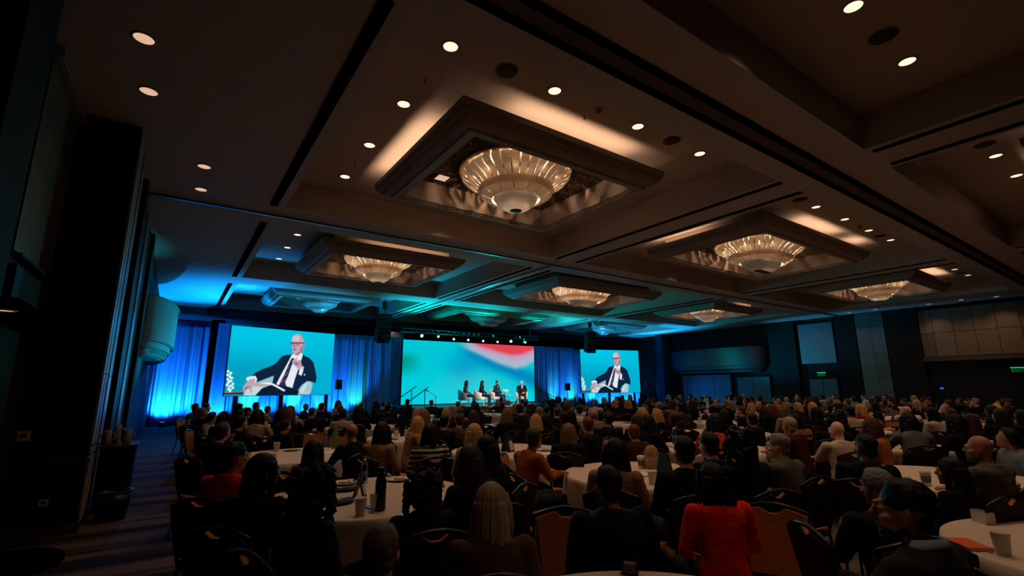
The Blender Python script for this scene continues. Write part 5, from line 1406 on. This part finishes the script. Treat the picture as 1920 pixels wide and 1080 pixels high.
# empty chairs seen between the people
EMPTY = [(545, 832), (580, 803), (606, 842), (680, 826), (735, 800), (806, 800), (905, 776), (985, 840), (1012, 856), (1076, 817), (1122, 862), (1270, 798), (1312, 822), (1335, 868), (1497, 806), (1595, 806), (1670, 784), (1797, 830), (1876, 792), (1120, 842), (950, 888), (1004, 905),
         (640, 800), (900, 812), (1240, 778), (1330, 775), (1385, 778), (1440, 800), (1545, 805), (1720, 790), (1770, 800), (1850, 800), (1905, 800), (1290, 775), (1205, 770), (1460, 775), (1620, 785)]
occ = [(p[0], p[1]) for p in PEOPLE]
emp = []
for px, py in EMPTY:
    p = at(px, py, z=.74); x, y = p.x, p.y
    for _ in range(40):
        mv = Vector((0, 0, 0))
        for q in occ:
            d = Vector((x-q[0], y-q[1], 0))
            if d.length < .62: mv += d.normalized()*(.64-d.length) if d.length > 1e-4 else Vector((.1, 0, 0))
        i = nearest(x, y); d = Vector((x-TABLES[i][0], y-TABLES[i][1], 0))
        if d.length < 1.22: mv += d.normalized()*(1.24-d.length)
        if mv.length < 1e-3: break
        x += mv.x; y += mv.y
    if any(math.hypot(x-q[0], y-q[1]) < .5 for q in occ): continue
    occ.append((x, y)); i = nearest(x, y); emp.append((x, y, ang((TABLES[i][0]-x, TABLES[i][1]-y)), math.hypot(x, y) > 10.5, i, None))
for (px, py, z, a) in ((1612, 1015, .84, 1.15), (1862, 1052, .9, .3)):
    p = at(px, py, z=z); emp.append((p.x, p.y, ang((TABLES[4][0]-p.x, TABLES[4][1]-p.y)), False, 4, None))
allc = chairs+emp
CS = uniq([(c[0], c[1], c[4]) for c in allc])
for c, s in zip(allc, CS):
    chair(('banquet chair under %s, %s' % (c[5].replace(' person', ' sitter'), s)) if c[5] else 'empty amber-backed banquet chair, %s' % s, c[0], c[1], c[2], c[3], 'banquet chairs')

# ------------------------------------------------------------------ things on the tables
def on(kind, px, py, label, rz=0.0, group=None, k=1.0, z=.7625):
    p = at(px, py, z=z); return item(kind, p.x, p.y, label, rz, z, group, k)
on('flask', 712, 957, 'tall black metal flask on the near left table', k=1.25)
on('cup', 675, 966, 'white paper cup at the near left table, left of its pair', group='paper cups', k=1.15); on('cup', 703, 957, 'white paper cup beside the black flask', group='paper cups', k=1.15)
on('bottle', 682, 906, 'clear water bottle on the near left table', k=1.1); on('glass', 668, 905, 'clear tumbler beside the water bottle'); on('plate', 645, 908, 'plate of leftovers at the left of the near left table', .3); on('plate', 748, 901, 'plate of leftovers at the right of the near left table', .3)
on('tent', 674, 932, 'dark tent card leaning on the near left table', .9); on('napkin', 648, 920, 'dark blue napkin under the left plate'); on('napkin', 640, 944, 'dark blue napkin at the front left of the near table', .5); on('phone', 690, 952, 'phone lying by the two paper cups', .4); on('phone', 545, 951, 'lit phone held at the left of the near table', .9, z=.79)
on('tent', 824, 912, 'tall tent card behind the dark curls', 1.2)
on('holder', 1182, 1076, 'dark sachet holder on the table at the bottom edge', .62, k=.62); 
on('paperbox', 1845, 980, 'pale card holder on the right foreground table', .9, k=1.0); on('notebook', 1815, 1024, 'orange notebook on the right foreground table', -.7, k=1.0); on('cup', 1882, 1040, 'white paper cup near the orange notebook', group='paper cups', k=1.1)
on('redcup', 1700, 925, 'red-sleeved coffee cup on the right table', k=1.2); on('lidcup', 1738, 910, 'lidded paper cup at the back of the right table', k=1.1); on('plate', 1705, 910, 'plate with yellow food on the right table'); on('napkin', 1690, 925, 'dark napkin beside the red cup'); on('cup', 1826, 915, 'white paper cup in front of the bald bearded man', group='paper cups', k=1.1); on('lidcup', 1905, 935, 'lidded paper cup at the right edge', k=1.1)
on('lidcup', 1203, 878, 'lidded coffee cup before the patterned bag', k=1.15); on('cup', 1224, 908, 'white paper cup at the front of the table with two cups', group='paper cups', k=1.15); on('tent', 1247, 890, 'dark tent card right of the two cups', 1.3, k=1.4); on('papers', 1198, 890, 'papers at the left of the table with two cups', .4)
on('tent', 952, 847, 'tall dark tent card standing on the centre table', .2, k=1.5); on('papers', 1030, 852, 'papers at the right of the centre table', .7); on('lidcup', 1010, 842, 'lidded cup by the rust sweater', k=1.0); on('plate', 1022, 845, 'plate at the right end of the centre table')
on('cup', 512, 866, 'white paper cup held at the left table with green bottle', group='paper cups'); on('cup', 518, 846, 'white paper cup behind the held cup on the left table', group='paper cups', k=1.2); on('plate', 548, 845, 'plate of food in the middle of the left table'); on('greenflask', 627, 841, 'yellow-green bottle on the left table', k=1.3); on('papers', 612, 850, 'papers beside the yellow-green bottle')
on('cup', 477, 826, 'white paper cup at the left of the second left table', group='paper cups', k=1.2); on('lidcup', 490, 815, 'lidded cup at the back of the second left table'); on('lidcup', 589, 816, 'lidded cup at the right of the second left table')
on('flask', 754, 818, 'black flask on the table behind the stripes', k=1.2); on('cup', 762, 816, 'white paper cup beside the distant black flask', group='paper cups'); on('papers', 670, 798, 'dark folder and papers on the table left of centre')
on('bottle', 1265, 832, 'clear water bottle by the amber chairs right of centre', k=1.2); on('tent', 1322, 832, 'pale tent card on the table behind the black suit', .3, k=1.3); on('papers', 1300, 836, 'papers on the table behind the black suit')
on('lidcup', 1114, 806, 'lidded cup before the auburn-haired man'); on('papers', 1090, 816, 'papers on the table left of the auburn man'); on('papers', 1400, 842, 'papers before the bent dark head')
rnd = random.Random(9)
cnt = {}
for i, (x, y) in enumerate(TABLES):
    d = math.hypot(x, y)
    if d < 8.7: continue
    pts = []
    for kind in ('cup', 'lidcup', 'tent', 'papers', 'bottle', 'plate', 'cup'):
        if rnd.random() < .25: continue
        for _ in range(20):
            a = rnd.uniform(0, 2*PI); r = rnd.uniform(.3, .74); q = (x+r*math.cos(a), y+r*math.sin(a))
            if kind == 'tent': q = (x+.1*math.cos(a), y+.1*math.sin(a))
            if all(math.hypot(q[0]-u[0], q[1]-u[1]) > .3 for u in pts): break
        else: continue
        pts.append(q); w_ = {'cup': 'white paper cup', 'lidcup': 'lidded coffee cup', 'tent': 'tent card', 'papers': 'sheets of paper', 'bottle': 'water bottle', 'plate': 'plate of food'}[kind]
        lab = '%s, %s, %s' % (w_, seat_of(q[0], q[1], i), TNAME[i])
        if lab in cnt: continue
        cnt[lab] = 1
        item(kind, q[0], q[1], lab, a, .7625, 'things on the far tables', 1.1)
# coat on the grey-haired man's chair, patterned bag on a chair
def blob_thing(name, label, cat, loc, ells, m_, vox=.012, d=(9, .02)):
    m = MB()
    for c, r in ells: m.ell(c, r, 16, 12)
    o = link(name, remesh(m, vox, 3, name, wrinkle(*d)), m_); o.location = loc; return tag(o, label, cat)
p = at(1497, 925, z=.55)
blob_thing('coat', 'black coat hanging over the chair of the grey-haired man', 'coat', (p.x, p.y, 0), [((0, 0, .62), (.17, .12, .26)), ((.02, .02, .42), (.2, .13, .2)), ((-.03, .0, .80), (.13, .08, .1))], M_top['black'], .016)
p = at(1222, 862, z=.86)
M_pais = mat('paisley_cloth', (150, 118, 84), .85, scale=24, var=.75)
blob_thing('patterned_bag', 'rounded beige patterned bag behind the lidded coffee cup', 'bag', (p.x, p.y, 0), [((0, 0, .78), (.13, .10, .18)), ((0, 0, .92), (.10, .08, .12))], M_pais, .012, (9, .006))

# ------------------------------------------------------------------ people and furniture on the stage
M_arm = mat('armchair_linen', (206, 204, 200), .85, var=.06, scale=30); M_armleg = mat('armchair_leg', (196, 180, 160), .5)
def armchair(x, y, rz, label):
    t = thing('armchair', label, 'armchair', (x, y, .8), rz, 'white stage armchairs')
    m = MB(); R = []
    for z, ro, k in ((.30, .30, 1), (.34, .325, 1), (.55, .34, 1.02), (.72, .35, 1.04), (.78, .345, 1.04)):
        ring = []; n = 22
        top_ = lambda a: max(0, math.cos((a+PI/2)))
        for q in range(n+1): a = math.radians(-205)+math.radians(230)*q/n; zz = z+(.06*top_(a) if z > .6 else 0)-(.12*(1-top_(a))*(z-.5)/.28 if z > .5 else 0); ring.append((ro*math.cos(a), ro*math.sin(a), zz))
        for q in range(n, -1, -1): a = math.radians(-205)+math.radians(230)*q/n; zz = z+(.06*top_(a) if z > .6 else 0)-(.12*(1-top_(a))*(z-.5)/.28 if z > .5 else 0); ring.append(((ro-.065)*math.cos(a), (ro-.065)*math.sin(a), zz))
        R.append(ring)
    m.rings(R); m.build('shell', M_arm, t, True)
    m = MB(); m.rings([[(k*.27*math.copysign(abs(math.cos(a))**.6, math.cos(a)), k*.27*math.copysign(abs(math.sin(a))**.6, math.sin(a))+.03, z) for a in [2*PI*q/28 for q in range(28)]] for z, k in ((.29, 1), (.30, 1.04), (.42, 1.05), (.445, 1.0), (.45, .9))]); m.build('seat_cushion', M_arm, t, True)
    for sx in (-1, 1):
        for sy in (-1, 1): m = MB(); m.tube([(sx*.2, sy*.2, .30), (sx*.27, sy*.27, 0)], [.022, .013], 8); m.build('leg', M_armleg, t)
SP = [(12.75, 22.75, (.85, -.53), 'long', 'brown', 'grey', 'a', 'lap', True, 'g', 'long-haired woman in a grey suit, leftmost on the stage', 'leftmost white tub armchair on the stage', {}),
      (13.65, 22.6, (.72, -.7), 'long', 'black', 'black', 'b', 'lap', True, 'd', 'long-black-haired woman in black, second from left on the stage', 'white tub armchair under the woman in black on stage', {}),
      (14.62, 22.6, (.42, -.9), 'short', 'black', 'navy', 'b', 'lap', False, 'n', 'bearded man in a navy suit and pale shirt on the stage', 'white tub armchair under the man in navy on stage', {'beard': True, 'shoe': M_shoewhite}),
      (16.35, 22.55, (-.5, -.86), 'bald', 'skin', 'black', 'a', 'mic', False, 'd', 'bald man in a black suit holding a microphone, right on the stage', 'rightmost white tub armchair on the stage', {'shoe': M_shoered, 'glasses': True})]
for x, y, d, hair, hc_, top, sk, pose, fem, tr, lab, clab, kw in SP:
    rz = ang(d); armchair(x, y, rz, clab)
    look = ang((15.6-x, 19.5-y)) if hair != 'bald' else ang((13.2-x, 21.6-y))
    o = person(lab, (x+.05*d[0], y+.05*d[1], .8), rz, wrap(look-rz), hair, hc_, top, sk, pose, 1.0, fem, .011, kw.get('beard', False), kw.get('glasses', False), tr, kw.get('shoe'), 'speakers on the stage', True)
    if not fem:
        m = MB(); m.rings([[(-.004, .106, .72), (.004, .106, .72), (.004, .13, .72), (-.004, .13, .72)], [(-.05, .10, .98), (.05, .10, .98), (.045, .128, .98), (-.045, .128, .98)], [(-.05, .05, 1.05), (.05, .05, 1.05), (.045, .07, 1.05), (-.045, .07, 1.05)]]); m.build('shirt', mat('shirt_pink', (214, 176, 178), .8) if hc_ != 'skin' else mat('shirt_white', (220, 220, 222), .8), o)
        if hc_ == 'skin':
            m = MB(); m.prism([(-.018, .74), (0, .72), (.018, .74), (.014, .98), (-.014, .98)], .118, .138, 'xz'); m.build('tie', M_top['navy'], o)
            m = MB(); m.limb((.05, .25, 1.0), (.04, .17, 1.14), .014, .022, 10); m.build('microphone', M_dark, o)
# glass cube table with flowers and cups
t = thing('side_table', 'glass and wire side table with flowers between the stage armchairs', 'table', (15.55, 22.9, .8)); s = .24
m = MB()
for a in (-s, s):
    for b in (-s, s): m.tube([(a, b, .0), (a, b, .5)], .009, 6)
for z in (.02, .25, .5): m.tube([(-s, -s, z), (s, -s, z), (s, s, z), (-s, s, z), (-s, -s, z)], .009, 6)
for a in (-s, s): m.tube([(a, -s, .02), (a, s, .5)], .006, 5); m.tube([(-s, a, .02), (s, a, .5)], .006, 5)
m.build('wire_frame', mat('chrome_wire', (190, 190, 180), .2, metal=.9), t); m = MB(); m.box((0, 0, .512), (.52, .52, .012)); m.build('table_top', mat('glass_top', (150, 190, 190), .1, spec=.8), t)
t = thing('flower_vase', 'small vase of white flowers on the wire side table', 'vase', (15.5, 22.9, 1.319)); m = MB(); m.lathe([(.05, 0), (.06, .04), (.05, .11), (.055, .13)], 18); m.build('vase', M_water, t, True); rv = random.Random(2)
m = MB()
for q in range(26): a = rv.uniform(0, 6.28); r = rv.uniform(0, .15); m.ell((r*math.cos(a), r*math.sin(a), .2+rv.uniform(-.06, .1)), (.03, .03, .022), 8, 6)
m.build('blossoms', mat('blossom_white', (230, 232, 214), .7), t, True); m = MB()
for q in range(10): a = q*.628; m.tube([(0, 0, .06), (.1*math.cos(a), .1*math.sin(a), .2)], .004, 5)
m.build('stems', mat('stem_green', (60, 100, 50), .7), t)
for q, (x, y, lab) in enumerate(((13.2, 22.25, 'small cream flower jar on the stage floor by the grey suit'), (15.3, 22.3, 'cream flower jar on the stage floor, left of the wire table'), (15.6, 22.25, 'cream flower jar on the stage floor before the wire table'), (15.9, 22.3, 'cream flower jar on the stage floor, right of the wire table'))):
    t = thing('flower_jar', lab, 'jar', (x, y, .8), 0, 'flower jars on the stage floor'); m = MB(); m.lathe([(.04, 0), (.045, .03), (.035, .08)], 14); m.build('jar', M_water, t); m = MB()
    for u in range(6): m.ell((.03*math.cos(u), .03*math.sin(u), .1), (.022, .022, .018), 8, 6)
    m.build('blossoms', mat('blossom_cream', (230, 200, 150), .7), t, True)
for q, (x, y, lab) in enumerate(((15.42, 22.78, 'white cup on the wire side table'),)): item('cup', x, y, lab, 0, 1.319)

# ------------------------------------------------------------------ left aisle corner
M_pit = mat('pitcher_glass', (150, 142, 134), .15, spec=.7)
t = thing('service_stand', 'narrow black-draped service stand against the left wall', 'stand', (-.55, 9.75, 0))
m = MB(); m.box((0, 0, .46), (.40, .62, .9)); m.build('drape', mat('black_drape', (12, 12, 13), .9), t); m = MB(); m.box((0, 0, .92), (.46, .70, .035)); m.build('tray_top', mat('tray_wood', (72, 54, 42), .4), t)
for x, y, h, lab in ((-.72, 9.62, .21, 'glass water pitcher on the service stand, left one'), (-.62, 9.82, .27, 'tallest glass water pitcher on the service stand'), (-.48, 9.60, .21, 'glass water pitcher on the service stand, right one')):
    t = thing('water_pitcher', lab, 'pitcher', (x, y, .9385), 0, 'water pitchers'); m = MB(); m.lathe([(.05, 0), (.058, .01), (.055, h*.6), (.045, h*.85), (.05, h), (.046, h), (.04, h*.85), (.05, h*.6), (.05, .015), (.003, .014)], 22, cap1=False); m.build('jug', M_pit, t, True)
    m = MB(); m.tube([(.05, 0, h*.85), (.09, 0, h*.75), (.09, 0, h*.4), (.055, 0, h*.25)], .008, 6); m.build('handle', M_pit, t)
t = thing('waste_bin', 'round black waste bin on the carpet before the service stand', 'bin', (-.5, 8.95, 0)); m = MB(); m.lathe([(.17, 0), (.21, .36), (.2, .36), (.16, .02), (.003, .02)], 26, cap1=False); m.build('bucket', M_dark, t, True); m = MB(); m.lathe([(.205, .355), (.218, .36), (.218, .38), (.2, .38)], 26, cap0=False, cap1=False); m.build('rim', M_dark, t, True)
t = thing('low_table', 'low round black table at the bottom left corner', 'table', (-.95, 5.55, 0)); m = MB(); m.lathe([(.38, .40), (.39, .41), (.39, .44), (.38, .45)], 36); m.build('top', mat('matt_black', (8, 8, 9), .9, spec=0), t); m = MB(); m.lathe([(.25, 0), (.24, .02), (.03, .04), (.03, .40)], 24); m.build('pedestal', M_black, t)
def plate(label, x, z, w_, h_, name):
    t = thing(name, label, 'wall plate', (x, 8.405, z)); m = MB(); m.box((0, 0, 0), (w_, .012, h_)); m.build('cover', mat('wall_plate', (214, 196, 176), .5), t); m = MB(); m.box((0, -.008, .005), (w_*.42, .008, h_*.3)); m.build('rocker' if name == 'light_switch' else 'socket', M_black, t)
plate('beige switch plate on the dark left pier', -1.42, 1.2, .12, .12, 'light_switch'); plate('small outlet low on the dark left pier', -1.13, .40, .09, .075, 'power_outlet')
# exit signs and the camera on a tripod on the right
M_exit = emis('exit_green', (40, 230, 140), .8)
def exit_sign(y, z, label):
    t = thing('exit_sign', label, 'sign', (30.06, y, z)); m = MB(); m.box((0, 0, 0), (.05, .46, .26)); m.build('case', M_dark, t); m = MB(); m.box((-.024, 0, .10), (.01, .44, .035)); m.build('light_bar', M_exit, t)
    cu = bpy.data.curves.new('letters', 'FONT'); cu.body = 'EXIT'; cu.size = .19; cu.align_x = 'CENTER'; cu.align_y = 'CENTER'; cu.extrude = .004
    tmp = bpy.data.objects.new('tmp', cu); C.objects.link(tmp); me = bpy.data.meshes.new_from_object(tmp.evaluated_get(bpy.context.evaluated_depsgraph_get())); bpy.data.objects.remove(tmp)
    me.materials.clear(); o = link('letters', me, emis('exit_letters', (20, 150, 84), .5), t); o.location = (-.028, 0, -.03); o.rotation_euler = (PI/2, 0, -PI/2)
exit_sign(12.55, 2.36, 'green exit sign over the doors below the blue panel'); exit_sign(4.75, 2.36, 'green exit sign at the right edge of the hall')
p = at(1760, 729, X=24.0)
t = thing('video_camera', 'video camera on a tripod with a small blue screen, far right', 'camera', (p.x, p.y, 0)); z = p.z
m = MB(); m.box((0, 0, z), (.16, .3, .16)); m.build('camera_body', M_dark, t); m = MB(); m.box((-.10, -.12, z+.02), (.01, .11, .07), .6); m.build('viewfinder', emis('viewfinder_blue', (60, 90, 255), .8), t)
for k in range(3): a = k*2.094; m = MB(); m.tube([(0, 0, z-.1), (.5*math.cos(a), .5*math.sin(a), .01)], .018, 8); m.build('leg', M_pipe, t)
